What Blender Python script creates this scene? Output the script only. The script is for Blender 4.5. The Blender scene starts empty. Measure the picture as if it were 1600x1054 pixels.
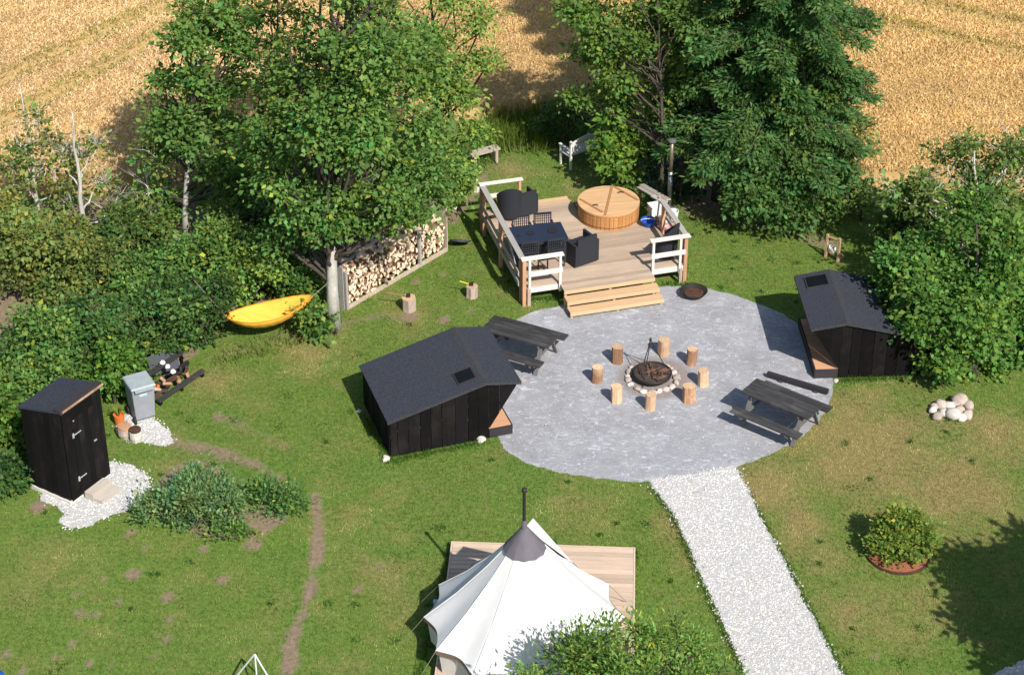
import bpy, math, random
import numpy as np
from mathutils import Vector, Matrix
R = math.radians
rnd = random.Random(7)
rg = np.random.default_rng(11)
scene = bpy.context.scene
C = scene.collection

# ------------------------------------------------------------------ camera, sky, sun, exposure
CAM_H, CAM_DIP, CAM_F = 28.0, R(33.0), 3300.0
cd = bpy.data.cameras.new('camera'); cam = bpy.data.objects.new('camera', cd); C.objects.link(cam)
cam.location = (0, 0, CAM_H); cam.rotation_euler = (R(90) - CAM_DIP, 0, 0)
cd.sensor_width = 36.0; cd.lens = CAM_F / 1600 * 36; cd.clip_start = 0.5; cd.clip_end = 2000
scene.camera = cam

w = bpy.data.worlds.new('World'); scene.world = w; w.use_nodes = True
nt = w.node_tree
sky = nt.nodes.new('ShaderNodeTexSky'); sky.sky_type = 'NISHITA'; sky.sun_disc = False
sky.sun_elevation = R(43); sky.sun_rotation = R(151)
bg = nt.nodes['Background']; bg.inputs['Strength'].default_value = 0.10
nt.links.new(sky.outputs[0], bg.inputs['Color'])
sd = bpy.data.lights.new('sun', 'SUN'); sun = bpy.data.objects.new('sun', sd); C.objects.link(sun)
sd.energy = 4.7; sd.angle = R(0.5); sd.color = (1.0, 0.955, 0.88)
sun.rotation_euler = (R(47), 0, R(28.9)); sun.location = (20, -20, 40)
scene.view_settings.view_transform = 'Standard'; scene.view_settings.look = 'None'
scene.view_settings.exposure = 0.5; scene.view_settings.gamma = 1.0
scene.view_settings.use_curve_mapping = False

def G(px, py, z=0.0):
    """survey point: where the line of sight of a photo pixel meets the level z"""
    dx = (px - 800) / CAM_F; dy = (527 - py) / CAM_F
    v = (dx, math.cos(CAM_DIP) + dy * math.sin(CAM_DIP), -math.sin(CAM_DIP) + dy * math.cos(CAM_DIP))
    t = (z - CAM_H) / v[2]
    return Vector((v[0] * t, v[1] * t, z))
def GY(px, py, Y):
    """where the line of sight meets the upright plane at distance Y"""
    dx = (px - 800) / CAM_F; dy = (527 - py) / CAM_F
    v = (dx, math.cos(CAM_DIP) + dy * math.sin(CAM_DIP), -math.sin(CAM_DIP) + dy * math.cos(CAM_DIP))
    t = Y / v[1]
    return Vector((v[0] * t, Y, CAM_H + v[2] * t))

# ------------------------------------------------------------------ materials
def new_mat(name):
    m = bpy.data.materials.new(name); m.use_nodes = True
    n = m.node_tree; b = n.nodes['Principled BSDF']
    return m, n, b
def N(n, t, **k):
    o = n.nodes.new(t)
    for a, v in k.items():
        if a in o.inputs: o.inputs[a].default_value = v
        else: setattr(o, a, v)
    return o
def ramp(n, fac, stops):
    r = n.nodes.new('ShaderNodeValToRGB'); e = r.color_ramp.elements
    while len(e) < len(stops): e.new(0.5)
    for i, (p, c) in enumerate(stops):
        e[i].position = p; e[i].color = (*c, 1) if len(c) == 3 else c
    n.links.new(fac, r.inputs[0]); return r.outputs[0]
def mixc(n, fac, a, b, mode='MIX'):
    m = n.nodes.new('ShaderNodeMix'); m.data_type = 'RGBA'; m.blend_type = mode
    for i, v in ((0, fac), (6, a), (7, b)):
        if isinstance(v, (int, float)): m.inputs[i].default_value = v
        elif isinstance(v, tuple): m.inputs[i].default_value = (*v, 1)
        else: n.links.new(v, m.inputs[i])
    return m.outputs[2]
def math_(n, op, a, b=0.0, clamp=False):
    m = n.nodes.new('ShaderNodeMath'); m.operation = op; m.use_clamp = clamp
    for i, v in ((0, a), (1, b)):
        if isinstance(v, (int, float)): m.inputs[i].default_value = v
        else: n.links.new(v, m.inputs[i])
    return m.outputs[0]
def noise(n, scale, detail=4, rough=0.6, vec=None, stretch=None, dist=0.0):
    if vec is None: vec = n.nodes.new('ShaderNodeTexCoord').outputs['Object']
    if stretch:
        mp = n.nodes.new('ShaderNodeMapping'); mp.inputs['Scale'].default_value = stretch
        n.links.new(vec, mp.inputs[0]); vec = mp.outputs[0]
    t = n.nodes.new('ShaderNodeTexNoise'); t.inputs['Scale'].default_value = scale
    t.inputs['Detail'].default_value = detail; t.inputs['Roughness'].default_value = rough
    t.inputs['Distortion'].default_value = dist
    n.links.new(vec, t.inputs['Vector']); return t.outputs['Fac']
def bump(n, b, h, strength=0.4, dist=0.02):
    bp = n.nodes.new('ShaderNodeBump'); bp.inputs['Strength'].default_value = strength
    bp.inputs['Distance'].default_value = dist
    n.links.new(h, bp.inputs['Height']); n.links.new(bp.outputs[0], b.inputs['Normal'])
def plain(name, c1, c2=None, scale=6, rough=0.8, metal=0, bmp=0.2, rand=0.0, spec=0.3, stretch=None, bd=0.01):
    m, n, b = new_mat(name)
    c2 = c2 or tuple(x * 0.7 for x in c1)
    f = noise(n, scale, 6, 0.65, stretch=stretch)
    col = ramp(n, f, [(0.3, c2), (0.7, c1)])
    if rand:
        oi = n.nodes.new('ShaderNodeObjectInfo')
        v = math_(n, 'ADD', math_(n, 'MULTIPLY', oi.outputs['Random'], rand), 1 - rand / 2)
        hs = n.nodes.new('ShaderNodeHueSaturation'); n.links.new(v, hs.inputs['Value']); n.links.new(col, hs.inputs['Color'])
        col = hs.outputs[0]
    n.links.new(col, b.inputs['Base Color'])
    b.inputs['Roughness'].default_value = rough; b.inputs['Metallic'].default_value = metal
    b.inputs['Specular IOR Level'].default_value = spec
    if bmp: bump(n, b, f, bmp, bd)
    return m
def wood(name, c1, c2, axis=0, rand=0.35, rough=0.75, scale=1.0, stain=None, bmp=0.3):
    m, n, b = new_mat(name)
    st = [14.0, 14.0, 14.0]; st[axis] = 1.0
    oi = n.nodes.new('ShaderNodeObjectInfo'); tc = n.nodes.new('ShaderNodeTexCoord')
    va = n.nodes.new('ShaderNodeVectorMath'); va.operation = 'ADD'
    cx = n.nodes.new('ShaderNodeCombineXYZ'); mr = math_(n, 'MULTIPLY', oi.outputs['Random'], 37.0)
    n.links.new(mr, cx.inputs[axis]); n.links.new(tc.outputs['Object'], va.inputs[0]); n.links.new(cx.outputs[0], va.inputs[1])
    f = noise(n, 2.2 * scale, 6, 0.7, vec=va.outputs[0], stretch=tuple(st))
    col = ramp(n, f, [(0.28, c2), (0.72, c1)])
    g = noise(n, 1.7, 4, 0.6, vec=va.outputs[0])
    if stain:
        col = mixc(n, math_(n, 'MULTIPLY', math_(n, 'SUBTRACT', g, 0.48, True), 4.0, True), col, stain)
    v = math_(n, 'ADD', math_(n, 'MULTIPLY', oi.outputs['Random'], rand), 1 - rand / 2)
    hs = n.nodes.new('ShaderNodeHueSaturation'); n.links.new(v, hs.inputs['Value']); n.links.new(col, hs.inputs['Color'])
    n.links.new(hs.outputs[0], b.inputs['Base Color'])
    b.inputs['Roughness'].default_value = rough; b.inputs['Specular IOR Level'].default_value = 0.12
    bump(n, b, f, bmp, 0.01)
    return m

M = {}
M['deck'] = wood('weathered_decking', (0.50, 0.385, 0.29), (0.33, 0.24, 0.17), 0, 0.34, stain=(0.36, 0.29, 0.235))
M['deck_new'] = wood('fresh_pine', (0.60, 0.42, 0.25), (0.46, 0.30, 0.17), 0, 0.15)
M['deck_pale'] = wood('pale_decking', (0.58, 0.455, 0.345), (0.42, 0.305, 0.22), 0, 0.38, stain=(0.45, 0.35, 0.27))
M['grey_wood'] = wood('silvered_timber', (0.40, 0.38, 0.36), (0.28, 0.255, 0.24), 1, 0.2)
M['grey_wood_x'] = wood('silvered_timber_across', (0.43, 0.39, 0.35), (0.3, 0.26, 0.22), 0, 0.2)
M['white_wood'] = wood('bleached_timber', (0.70, 0.66, 0.61), (0.56, 0.51, 0.45), 0, 0.12)
M['post'] = wood('orange_timber_post', (0.55, 0.32, 0.19), (0.38, 0.20, 0.11), 2, 0.3)
M['black_wood'] = wood('black_stained_boards', (0.0085, 0.0075, 0.008), (0.004, 0.0036, 0.004), 2, 0.9, rough=0.95, stain=(0.015, 0.012, 0.0105))
M['black_trim'] = wood('black_trim', (0.05, 0.046, 0.05), (0.03, 0.026, 0.028), 0, 0.3, rough=0.7)
M['table_wood'] = wood('charcoal_table_planks', (0.062, 0.060, 0.060), (0.024, 0.023, 0.025), 0, 0.5, rough=0.75, stain=(0.085, 0.082, 0.08))
M['leg_pale'] = wood('worn_leg', (0.19, 0.185, 0.175), (0.1, 0.095, 0.09), 2, 0.3)
M['plywood'] = wood('orange_floor_boards', (0.58, 0.33, 0.2), (0.45, 0.23, 0.12), 0, 0.2)
M['tub_side'] = wood('oiled_tub_staves', (0.54, 0.27, 0.10), (0.32, 0.14, 0.05), 2, 0.35, rough=0.55)
M['tub_lid'] = wood('tub_lid_boards', (0.62, 0.40, 0.22), (0.46, 0.27, 0.135), 0, 0.16)
M['tub_batten'] = wood('tub_battens', (0.42, 0.22, 0.10), (0.3, 0.14, 0.06), 0, 0.1)
M['log_bark'] = wood('peeled_bark', (0.46, 0.27, 0.16), (0.20, 0.10, 0.06), 2, 0.6, stain=(0.64, 0.43, 0.27), scale=1.6)
M['log_pale'] = wood('pale_peeled_log', (0.66, 0.48, 0.32), (0.42, 0.25, 0.14), 2, 0.35, stain=(0.38, 0.22, 0.13), scale=1.6)
M['log_grey'] = wood('grey_old_log', (0.52, 0.43, 0.36), (0.27, 0.2, 0.15), 2, 0.3)
M['log_end'] = plain('cut_end', (0.62, 0.44, 0.29), (0.42, 0.25, 0.14), 14, rand=0.3)
M['fire_end'] = plain('split_log_end', (0.86, 0.70, 0.53), (0.66, 0.47, 0.31), 12, rand=0.5, bmp=0.4)
M['fire_bark'] = plain('split_log_bark', (0.34, 0.2, 0.12), (0.16, 0.09, 0.055), 12, rand=0.5, bmp=0.5)
M['roof'] = plain('roofing_felt', (0.046, 0.050, 0.066), (0.018, 0.021, 0.030), 22, rough=0.9, bmp=0.9, bd=0.02)
M['roof_edge'] = plain('felt_edge', (0.05, 0.05, 0.057), (0.025, 0.025, 0.03), 20, rough=0.8)
M['glass_dark'] = plain('dark_roof_window', (0.008, 0.009, 0.014), (0.006, 0.007, 0.01), 5, rough=0.12, bmp=0, spec=0.5)
M['canvas'] = plain('cream_canvas', (0.66, 0.65, 0.64), (0.60, 0.59, 0.575), 2.2, rough=0.95, bmp=0.5)
M['canvas_wall'] = plain('canvas_wall', (0.60, 0.56, 0.53), (0.5, 0.45, 0.42), 5, rough=0.9)
M['cap'] = plain('grey_tent_cap', (0.135, 0.12, 0.14), (0.11, 0.098, 0.115), 8, rough=0.85)
M['brown_tape'] = plain('brown_tape', (0.2, 0.13, 0.1), None, 8)
M['black_metal'] = plain('black_metal', (0.018, 0.017, 0.017), (0.03, 0.02, 0.016), 9, rough=0.5, bmp=0.1)
M['rusty'] = plain('rusty_iron', (0.10, 0.045, 0.025), (0.035, 0.022, 0.018), 9, rough=0.8, bmp=0.4)
M['steel'] = plain('dull_steel', (0.30, 0.30, 0.31), (0.2, 0.2, 0.21), 7, rough=0.4, metal=0.6, bmp=0.05)
M['pipe_steel'] = plain('brown_steel_pipe', (0.23, 0.18, 0.15), (0.16, 0.12, 0.1), 7, rough=0.4, metal=0.4, bmp=0.05)
M['galv'] = plain('galvanised', (0.5, 0.52, 0.52), (0.38, 0.4, 0.4), 12, rough=0.45, metal=0.3, bmp=0.05)
M['rattan'] = plain('black_rattan', (0.030, 0.033, 0.042), (0.015, 0.017, 0.023), 70, rough=0.6, bmp=0.8, bd=0.008)
M['table_top'] = plain('dark_glass_top', (0.018, 0.024, 0.045), (0.014, 0.018, 0.034), 12, rough=0.3, bmp=0, spec=0.5)
M['stone'] = plain('pale_stone', (0.50, 0.42, 0.36), (0.30, 0.235, 0.195), 5, rough=0.9, bmp=0.6, rand=0.35, bd=0.03)
M['stone_white'] = plain('white_stone', (0.64, 0.60, 0.55), (0.42, 0.37, 0.325), 4, rough=0.9, bmp=0.6, rand=0.25, bd=0.03)
M['gravel'] = plain('white_gravel', (0.77, 0.755, 0.725), (0.60, 0.575, 0.55), 25, rough=0.9, bmp=0.5)
M['concrete'] = plain('white_plinth', (0.66, 0.63, 0.58), (0.45, 0.41, 0.37), 8, rough=0.9)
M['bin_grey'] = plain('grey_plastic', (0.27, 0.28, 0.31), (0.22, 0.23, 0.26), 5, rough=0.5, bmp=0.05)
M['bin_lid'] = plain('grey_green_lid', (0.33, 0.37, 0.38), (0.26, 0.3, 0.3), 5, rough=0.45, bmp=0.05)
M['rubber'] = plain('black_rubber', (0.02, 0.02, 0.022), None, 8, rough=0.7)
M['sticker'] = plain('blue_white_sticker', (0.5, 0.68, 0.75), (0.3, 0.5, 0.62), 30, bmp=0)
M['blue'] = plain('blue_plastic', (0.02, 0.09, 0.42), (0.015, 0.06, 0.3), 6, rough=0.4, bmp=0.05)
M['white_plastic'] = plain('white_plastic', (0.74, 0.73, 0.72), (0.62, 0.6, 0.6), 6, rough=0.5, bmp=0.05)
M['orange'] = plain('orange_plastic', (0.70, 0.20, 0.04), (0.5, 0.13, 0.03), 6, rough=0.5)
M['red_cloth'] = plain('red_cloth', (0.5, 0.06, 0.08), (0.6, 0.5, 0.5), 12)
M['hammock'] = plain('yellow_hammock', (0.80, 0.43, 0.055), (0.74, 0.34, 0.035), 2.0, rough=0.7, bmp=0.4, stretch=(1, 6, 1), bd=0.03)
M['hammock_hem'] = plain('orange_hem', (0.75, 0.25, 0.02), (0.6, 0.18, 0.02), 4, rough=0.7)
M['rope'] = plain('rope', (0.25, 0.22, 0.18), None, 9)
M['yellow'] = plain('yellow_paint', (0.75, 0.62, 0.03), (0.6, 0.45, 0.03), 9)
M['mulch'] = plain('orange_mulch', (0.36, 0.13, 0.06), (0.2, 0.08, 0.045), 18, bmp=0.8, bd=0.03)
M['ash'] = plain('ash_and_coals', (0.09, 0.065, 0.055), (0.022, 0.018, 0.017), 9, bmp=0.8, bd=0.04)
M['char'] = plain('charred_log', (0.13, 0.065, 0.042), (0.025, 0.02, 0.018), 14, bmp=0.6, rand=1.2)
M['bark_pale'] = plain('pale_smooth_bark', (0.50, 0.47, 0.41), (0.30, 0.285, 0.25), 5, rough=0.85, bmp=0.5, stretch=(2, 2, 1), bd=0.02)
M['bark_dark'] = plain('dark_bark', (0.085, 0.068, 0.052), (0.04, 0.032, 0.026), 7, rough=0.9, bmp=0.7, bd=0.03)
M['bench_white'] = wood('white_bench_slats', (0.68, 0.66, 0.62), (0.5, 0.47, 0.43), 0, 0.1)
M['step_wood'] = wood('pale_step_wood', (0.5, 0.45, 0.39), (0.37, 0.32, 0.27), 0, 0.2)
M['dark_slab'] = plain('dark_blue_lid', (0.035, 0.04, 0.052), None, 7, rough=0.6)

def leaf_mat():
    m, n, b = new_mat('leaf'); out = n.nodes['Material Output']
    at = n.nodes.new('ShaderNodeAttribute'); at.attribute_name = 'col'
    n.links.new(at.outputs['Color'], b.inputs['Base Color'])
    b.inputs['Roughness'].default_value = 0.5; b.inputs['Specular IOR Level'].default_value = 0.18
    tr = n.nodes.new('ShaderNodeBsdfTranslucent')
    tc = mixc(n, 1.0, at.outputs['Color'], (1.3, 1.5, 0.5), 'MULTIPLY')
    n.links.new(tc, tr.inputs[0])
    mx = n.nodes.new('ShaderNodeMixShader'); mx.inputs[0].default_value = 0.36
    n.links.new(b.outputs[0], mx.inputs[1]); n.links.new(tr.outputs[0], mx.inputs[2]); n.links.new(mx.outputs[0], out.inputs[0])
    return m
M['leaf'] = leaf_mat()

# ------------------------------------------------------------------ mesh helpers
class MB:
    def __init__(s): s.v = []; s.f = []
    def add(s, vs, fs):
        o = len(s.v); s.v += [tuple(v) for v in vs]; s.f += [tuple(i + o for i in f) for f in fs]; return s
    def box(s, c, sz, rz=0.0, rx=0.0, ry=0.0, taper=1.0):
        m = Matrix.Translation(c) @ Matrix.Rotation(rz, 4, 'Z') @ Matrix.Rotation(ry, 4, 'Y') @ Matrix.Rotation(rx, 4, 'X')
        vs = []
        for z in (-.5, .5):
            t = taper if z > 0 else 1.0
            for x, y in ((-.5, -.5), (.5, -.5), (.5, .5), (-.5, .5)):
                vs.append(m @ Vector((x * sz[0] * t, y * sz[1] * t, z * sz[2])))
        return s.add(vs, [(3, 2, 1, 0), (4, 5, 6, 7), (0, 1, 5, 4), (1, 2, 6, 5), (2, 3, 7, 6), (3, 0, 4, 7)])
    def b2(s, x0, x1, y0, y1, z0, z1):
        return s.box(((x0 + x1) / 2, (y0 + y1) / 2, (z0 + z1) / 2), (abs(x1 - x0), abs(y1 - y0), abs(z1 - z0)))
    def beam(s, p, q, wd, ht, up=(0, 0, 1)):
        p = Vector(p); q = Vector(q); d = (q - p).normalized(); up = Vector(up)
        if abs(d.dot(up)) > .97: up = Vector((0, 1, 0))
        x = d.cross(up).normalized(); y = x.cross(d).normalized(); vs = []
        for c in (p, q):
            for a, b in ((-.5, -.5), (.5, -.5), (.5, .5), (-.5, .5)): vs.append(c + x * a * wd + y * b * ht)
        return s.add(vs, [(0, 1, 2, 3), (7, 6, 5, 4), (0, 4, 5, 1), (1, 5, 6, 2), (2, 6, 7, 3), (3, 7, 4, 0)])
    def tube(s, pts, rs, n=8, cap=True):
        pts = [Vector(p) for p in pts]; vs = []; x = None
        for i, p in enumerate(pts):
            d = (pts[min(i + 1, len(pts) - 1)] - pts[max(i - 1, 0)]).normalized()
            if x is None:
                x = d.orthogonal().normalized()
            else:
                x = (x - d * x.dot(d)).normalized()
            y = d.cross(x); r = rs[i] if isinstance(rs, (list, tuple)) else rs
            for k in range(n):
                a = 2 * math.pi * k / n; vs.append(p + (x * math.cos(a) + y * math.sin(a)) * r)
        fs = []
        for i in range(len(pts) - 1):
            for k in range(n):
                a = i * n + k; b = i * n + (k + 1) % n; fs.append((a, b, b + n, a + n))
        if cap: fs.append(tuple(reversed(range(n)))); fs.append(tuple(range(len(vs) - n, len(vs))))
        return s.add(vs, fs)
    def lathe(s, prof, n=24, c=(0, 0, 0), cap=True, jit=0):
        vs = []; fs = []
        for i, (r, z) in enumerate(prof):
            for k in range(n):
                a = 2 * math.pi * k / n; rr = r * (1 + jit * math.sin(3 * a + i) + jit * .5 * math.sin(7 * a))
                vs.append((c[0] + rr * math.cos(a), c[1] + rr * math.sin(a), c[2] + z))
        for i in range(len(prof) - 1):
            for k in range(n):
                a = i * n + k; b = i * n + (k + 1) % n; fs.append((a, b, b + n, a + n))
        if cap: fs.append(tuple(reversed(range(n)))); fs.append(tuple(range(len(vs) - n, len(vs))))
        return s.add(vs, fs)
    def prism(s, poly, z0, z1):
        n = len(poly); vs = [(x, y, z0) for x, y in poly] + [(x, y, z1) for x, y in poly]
        return s.add(vs, [tuple(reversed(range(n))), tuple(range(n, 2 * n))] + [(k, (k + 1) % n, (k + 1) % n + n, k + n) for k in range(n)])
    def sweep(s, poly, a, b):
        """poly: list of 3d points, extruded by vector b-a"""
        n = len(poly); d = Vector(b) - Vector(a)
        vs = [Vector(p) for p in poly] + [Vector(p) + d for p in poly]
        return s.add(vs, [tuple(reversed(range(n))), tuple(range(n, 2 * n))] + [(k, (k + 1) % n, (k + 1) % n + n, k + n) for k in range(n)])
    def rock(s, c, r, seed=0, sq=(1, 1, .75)):
        q = random.Random(seed); rings = 5; n = 8; vs = [(c[0], c[1], c[2] - r[2] if isinstance(r, tuple) else c[2] - r * sq[2])]
        rx, ry, rz = r if isinstance(r, tuple) else (r * sq[0], r * sq[1], r * sq[2])
        rot = q.random() * 6.28; ph = [q.uniform(.8, 1.15) for _ in range(60)]
        i = 0
        for k in range(1, rings):
            t = math.pi * k / rings
            for j in range(n):
                a = 2 * math.pi * j / n; f = ph[i]; i += 1
                x = math.sin(t) * math.cos(a) * rx * f; y = math.sin(t) * math.sin(a) * ry * f; z = -math.cos(t) * rz * (f * .5 + .5)
                vs.append((c[0] + x * math.cos(rot) - y * math.sin(rot), c[1] + x * math.sin(rot) + y * math.cos(rot), c[2] + z))
        vs.append((c[0], c[1], c[2] + rz)); fs = []
        for j in range(n): fs.append((0, 1 + (j + 1) % n, 1 + j))
        for k in range(rings - 2):
            for j in range(n):
                a = 1 + k * n + j; b = 1 + k * n + (j + 1) % n; fs.append((a, b, b + n, a + n))
        L = len(vs) - 1; o = 1 + (rings - 2) * n
        for j in range(n): fs.append((o + j, o + (j + 1) % n, L))
        return s.add(vs, fs)
    def mesh(s, name, m, smooth=False):
        me = bpy.data.meshes.new(name); me.from_pydata(s.v, [], s.f); me.update()
        ms = m if isinstance(m, (list, tuple)) else [m]
        for x in ms: me.materials.append(M[x] if isinstance(x, str) else x)
        if smooth: me.polygons.foreach_set('use_smooth', [True] * len(me.polygons))
        return me
    def build(s, name, m, parent=None, smooth=False, loc=None, bevel=0.0):
        o = bpy.data.objects.new(name, s.mesh(name, m, smooth)); C.objects.link(o)
        if parent: o.parent = parent
        if loc is not None: o.location = loc
        if bevel:
            b = o.modifiers.new('bevel', 'BEVEL'); b.width = bevel; b.segments = 2; b.limit_method = 'ANGLE'
        return o
def tag(o, label=None, cat=None, group=None, kind=None):
    if label: o['label'] = label
    if cat: o['category'] = cat
    if group: o['group'] = group
    if kind: o['kind'] = kind
    return o
def thing(name, label, cat, loc=(0, 0, 0), rz=0.0, group=None):
    o = bpy.data.objects.new(name, None); C.objects.link(o); o.empty_display_size = 0.2
    o.location = loc; o.rotation_euler = (0, 0, rz); return tag(o, label, cat, group)
def children(o): return list(o.children)
def dup(o, loc, rz, label, group=None, scale=None):
    r = o.copy(); C.objects.link(r); r.location = loc; r.rotation_euler = (0, 0, rz); r['label'] = label
    if group: r['group'] = group
    if scale: r.scale = (scale,) * 3
    for c in kids[o.name]:
        k = c.copy(); C.objects.link(k); k.parent = r
        for g in kids.get(c.name, []):
            h = g.copy(); C.objects.link(h); h.parent = k
    return r
kids = {}
def note(root):
    """remember the parts of a finished thing, so that it can be copied"""
    bpy.context.view_layer.update()
    kids[root.name] = list(root.children)
    for c in root.children: kids[c.name] = list(c.children)

def np_mesh(name, verts, faces, mat, parent=None, cols=None, nside=4):
    """verts (n,3), faces (m,nside) as numpy arrays"""
    me = bpy.data.meshes.new(name)
    me.vertices.add(len(verts)); me.vertices.foreach_set('co', np.ascontiguousarray(verts, dtype=np.float32).ravel())
    nf = len(faces); me.loops.add(nf * nside); me.loops.foreach_set('vertex_index', np.ascontiguousarray(faces, dtype=np.int32).ravel())
    me.polygons.add(nf); me.polygons.foreach_set('loop_start', np.arange(0, nf * nside, nside, dtype=np.int32))
    try: me.polygons.foreach_set('loop_total', np.full(nf, nside, dtype=np.int32))
    except Exception: pass
    me.update(calc_edges=True)
    if cols is not None:
        a = me.attributes.new('col', 'FLOAT_COLOR', 'POINT')
        c4 = np.ones((len(verts), 4), dtype=np.float32); c4[:, :3] = cols; a.data.foreach_set('color', c4.ravel())
    me.materials.append(M[mat] if isinstance(mat, str) else mat)
    o = bpy.data.objects.new(name, me); C.objects.link(o)
    if parent: o.parent = parent
    return o
def unit(a): return a / (np.linalg.norm(a, axis=1, keepdims=True) + 1e-9)

def poly_px(pts, z=0.0): return [tuple(G(x, y, z)[:2]) for x, y in pts]
def inside(P, poly):
    x = P[:, 0]; y = P[:, 1]; r = np.zeros(len(P), bool); n = len(poly)
    for i in range(n):
        x0, y0 = poly[i]; x1, y1 = poly[(i + 1) % n]
        c = ((y0 > y) != (y1 > y)); t = (x1 - x0) * (y - y0) / ((y1 - y0) if y1 != y0 else 1e-9) + x0
        r ^= c & (x < t)
    return r
def seg_dist(P, a, b):
    a = np.array(a[:2]); b = np.array(b[:2]); d = b - a
    t = np.clip(((P[:, :2] - a) @ d) / (d @ d), 0, 1)
    return np.linalg.norm(P[:, :2] - (a + t[:, None] * d), axis=1)
def vnoise(P, s, seed=0):
    """cheap smooth 2-d value noise in 0..1"""
    q = np.random.default_rng(seed); T = q.random((128, 128)); x = P[:, 0] * s + 500; y = P[:, 1] * s + 500
    xi = np.floor(x).astype(int); yi = np.floor(y).astype(int); fx = x - xi; fy = y - yi
    fx = fx * fx * (3 - 2 * fx); fy = fy * fy * (3 - 2 * fy); g = lambda a, b: T[a % 128, b % 128]
    return (g(xi, yi) * (1 - fx) + g(xi + 1, yi) * fx) * (1 - fy) + (g(xi, yi + 1) * (1 - fx) + g(xi + 1, yi + 1) * fx) * fy

# ------------------------------------------------------------------ the ground plan
def rough_poly(p, amp, step=0.12, seed=1):
    q = random.Random(seed); out = []
    for i in range(len(p)):
        a = Vector((*p[i], 0)); b = Vector((*p[(i + 1) % len(p)], 0)); n = max(1, int((b - a).length / step)); d = (b - a)
        nn = Vector((-d.y, d.x, 0)).normalized()
        for k in range(n):
            c = a + d * (k / n) + nn * q.uniform(-amp, amp); out.append((c.x, c.y))
    return out
def smooth_poly(p, it=2):
    for _ in range(it):
        o = []
        for i in range(len(p)):
            a = p[i]; b = p[(i + 1) % len(p)]
            o += [(a[0] * .75 + b[0] * .25, a[1] * .75 + b[1] * .25), (a[0] * .25 + b[0] * .75, a[1] * .25 + b[1] * .75)]
        p = o
    return p
patio_poly = smooth_poly(poly_px([(1150, 732), (1232, 697), (1280, 660), (1302, 615), (1300, 575), (1262, 520), (1225, 490), (1172, 470), (1135, 458), (1095, 448), (1040, 447), (960, 452), (880, 478),
                      (830, 487), (795, 505), (765, 560), (762, 620), (778, 690), (805, 717), (850, 733), (920, 746), (1000, 754), (1075, 748)]), 2)
path_poly = poly_px([(1010, 749), (1050, 800), (1075, 850), (1097, 905), (1130, 975), (1168, 1060), (1215, 1180), (1440, 1180), (1319, 1060), (1290, 1005), (1255, 937), (1225, 878), (1195, 822), (1168, 765), (1148, 728), (1080, 742)])
outh_gravel = smooth_poly(poly_px([(50, 775), (110, 800), (92, 812), (100, 826), (135, 824), (165, 808), (205, 795), (232, 772), (238, 750), (215, 730), (170, 720), (120, 715)]), 1)
bin_gravel = smooth_poly(poly_px([(182, 650), (185, 682), (205, 692), (228, 690), (262, 697), (274, 690), (262, 672), (245, 655), (215, 645)]), 1)
corner_gravel = poly_px([(1545, 1062), (1580, 1040), (1640, 1020), (1700, 1060), (1700, 1120), (1560, 1120)])
WE = [(-60, 50), (-11, 50.2), (-7, 51.2), (-2.5, 54.6), (2.6, 55.4), (6, 52.8), (8.6, 50.9), (14, 50.1), (60, 50)]
field_poly = WE + [(400, 55), (400, 500), (-400, 500), (-400, 55)]
vis_field = WE[:] + [(60, 80), (-60, 80)]

# lawn grid with surveyed wear
nx, ny = 240, 205
gx = np.linspace(-17, 17, nx); gy = np.linspace(28, 57, ny)
XX, YY = np.meshgrid(gx, gy); P = np.stack([XX.ravel(), YY.ravel()], 1)
def blob(px, py, rpx, soft=0.6):
    c = G(px, py); r = rpx / 72.0
    d = np.linalg.norm((P - np.array(c[:2])) * [1, .8], axis=1) / r
    return np.clip((1.15 - d) / soft, 0, 1)
wob = (vnoise(P, 2.2, 3) - .5) * .25 + (vnoise(P, 6, 4) - .5) * .14
dirt = np.zeros(len(P))
def trail(pts, hw, amt=1.0):
    global dirt
    g = [G(*p) for p in pts]
    d = np.min([seg_dist(P, g[i], g[i + 1]) for i in range(len(g) - 1)], axis=0) + wob * .8
    dirt = np.maximum(dirt, np.clip((hw - d) / .2 + .45, 0, 1) * amt * (.72 + .5 * vnoise(P, 3.5, 61)))
trail([(490, 775), (495, 830), (493, 870), (485, 920), (470, 965), (457, 1010), (446, 1060)], .15)
trail([(272, 690), (335, 704), (395, 722), (440, 748)], .20, .75)
trail([(210, 735), (300, 700)], .1, .4)
trail([(360, 655), (430, 690), (490, 718)], .14, .5)
trail([(640, 500), (600, 492), (545, 505)], .16, .5)
trail([(330, 560), (420, 530), (520, 518)], .2, .38)
trail([(1080, 330), (1230, 362), (1300, 385)], .35, .7)
trail([(700, 345), (745, 300), (755, 270)], .22, .9)
for b in [(207, 897, 15), (160, 905, 8), (228, 857, 9), (203, 832, 11), (318, 857, 11), (347, 906, 12), (118, 928, 9), (125, 957, 13), (152, 960, 10), (262, 932, 13), (185, 940, 9), (263, 967, 9),
          (240, 1025, 9), (262, 998, 9), (10, 1022, 10), (90, 1024, 8), (139, 1035, 10), (112, 1005, 9), (35, 1048, 10), (343, 655, 12), (360, 470, 10), (590, 883, 10), (175, 1040, 7),
          (60, 792, 18), (340, 650, 13), (692, 430, 9), (650, 440, 9), (735, 485, 10), (1110, 735, 10), (560, 920, 9), (1230, 1005, 9), (1365, 1025, 8)]:
    dirt = np.maximum(dirt, blob(*b) * rnd.uniform(.85, 1.1) * np.clip(1 + wob * 3, .4, 1))
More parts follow.
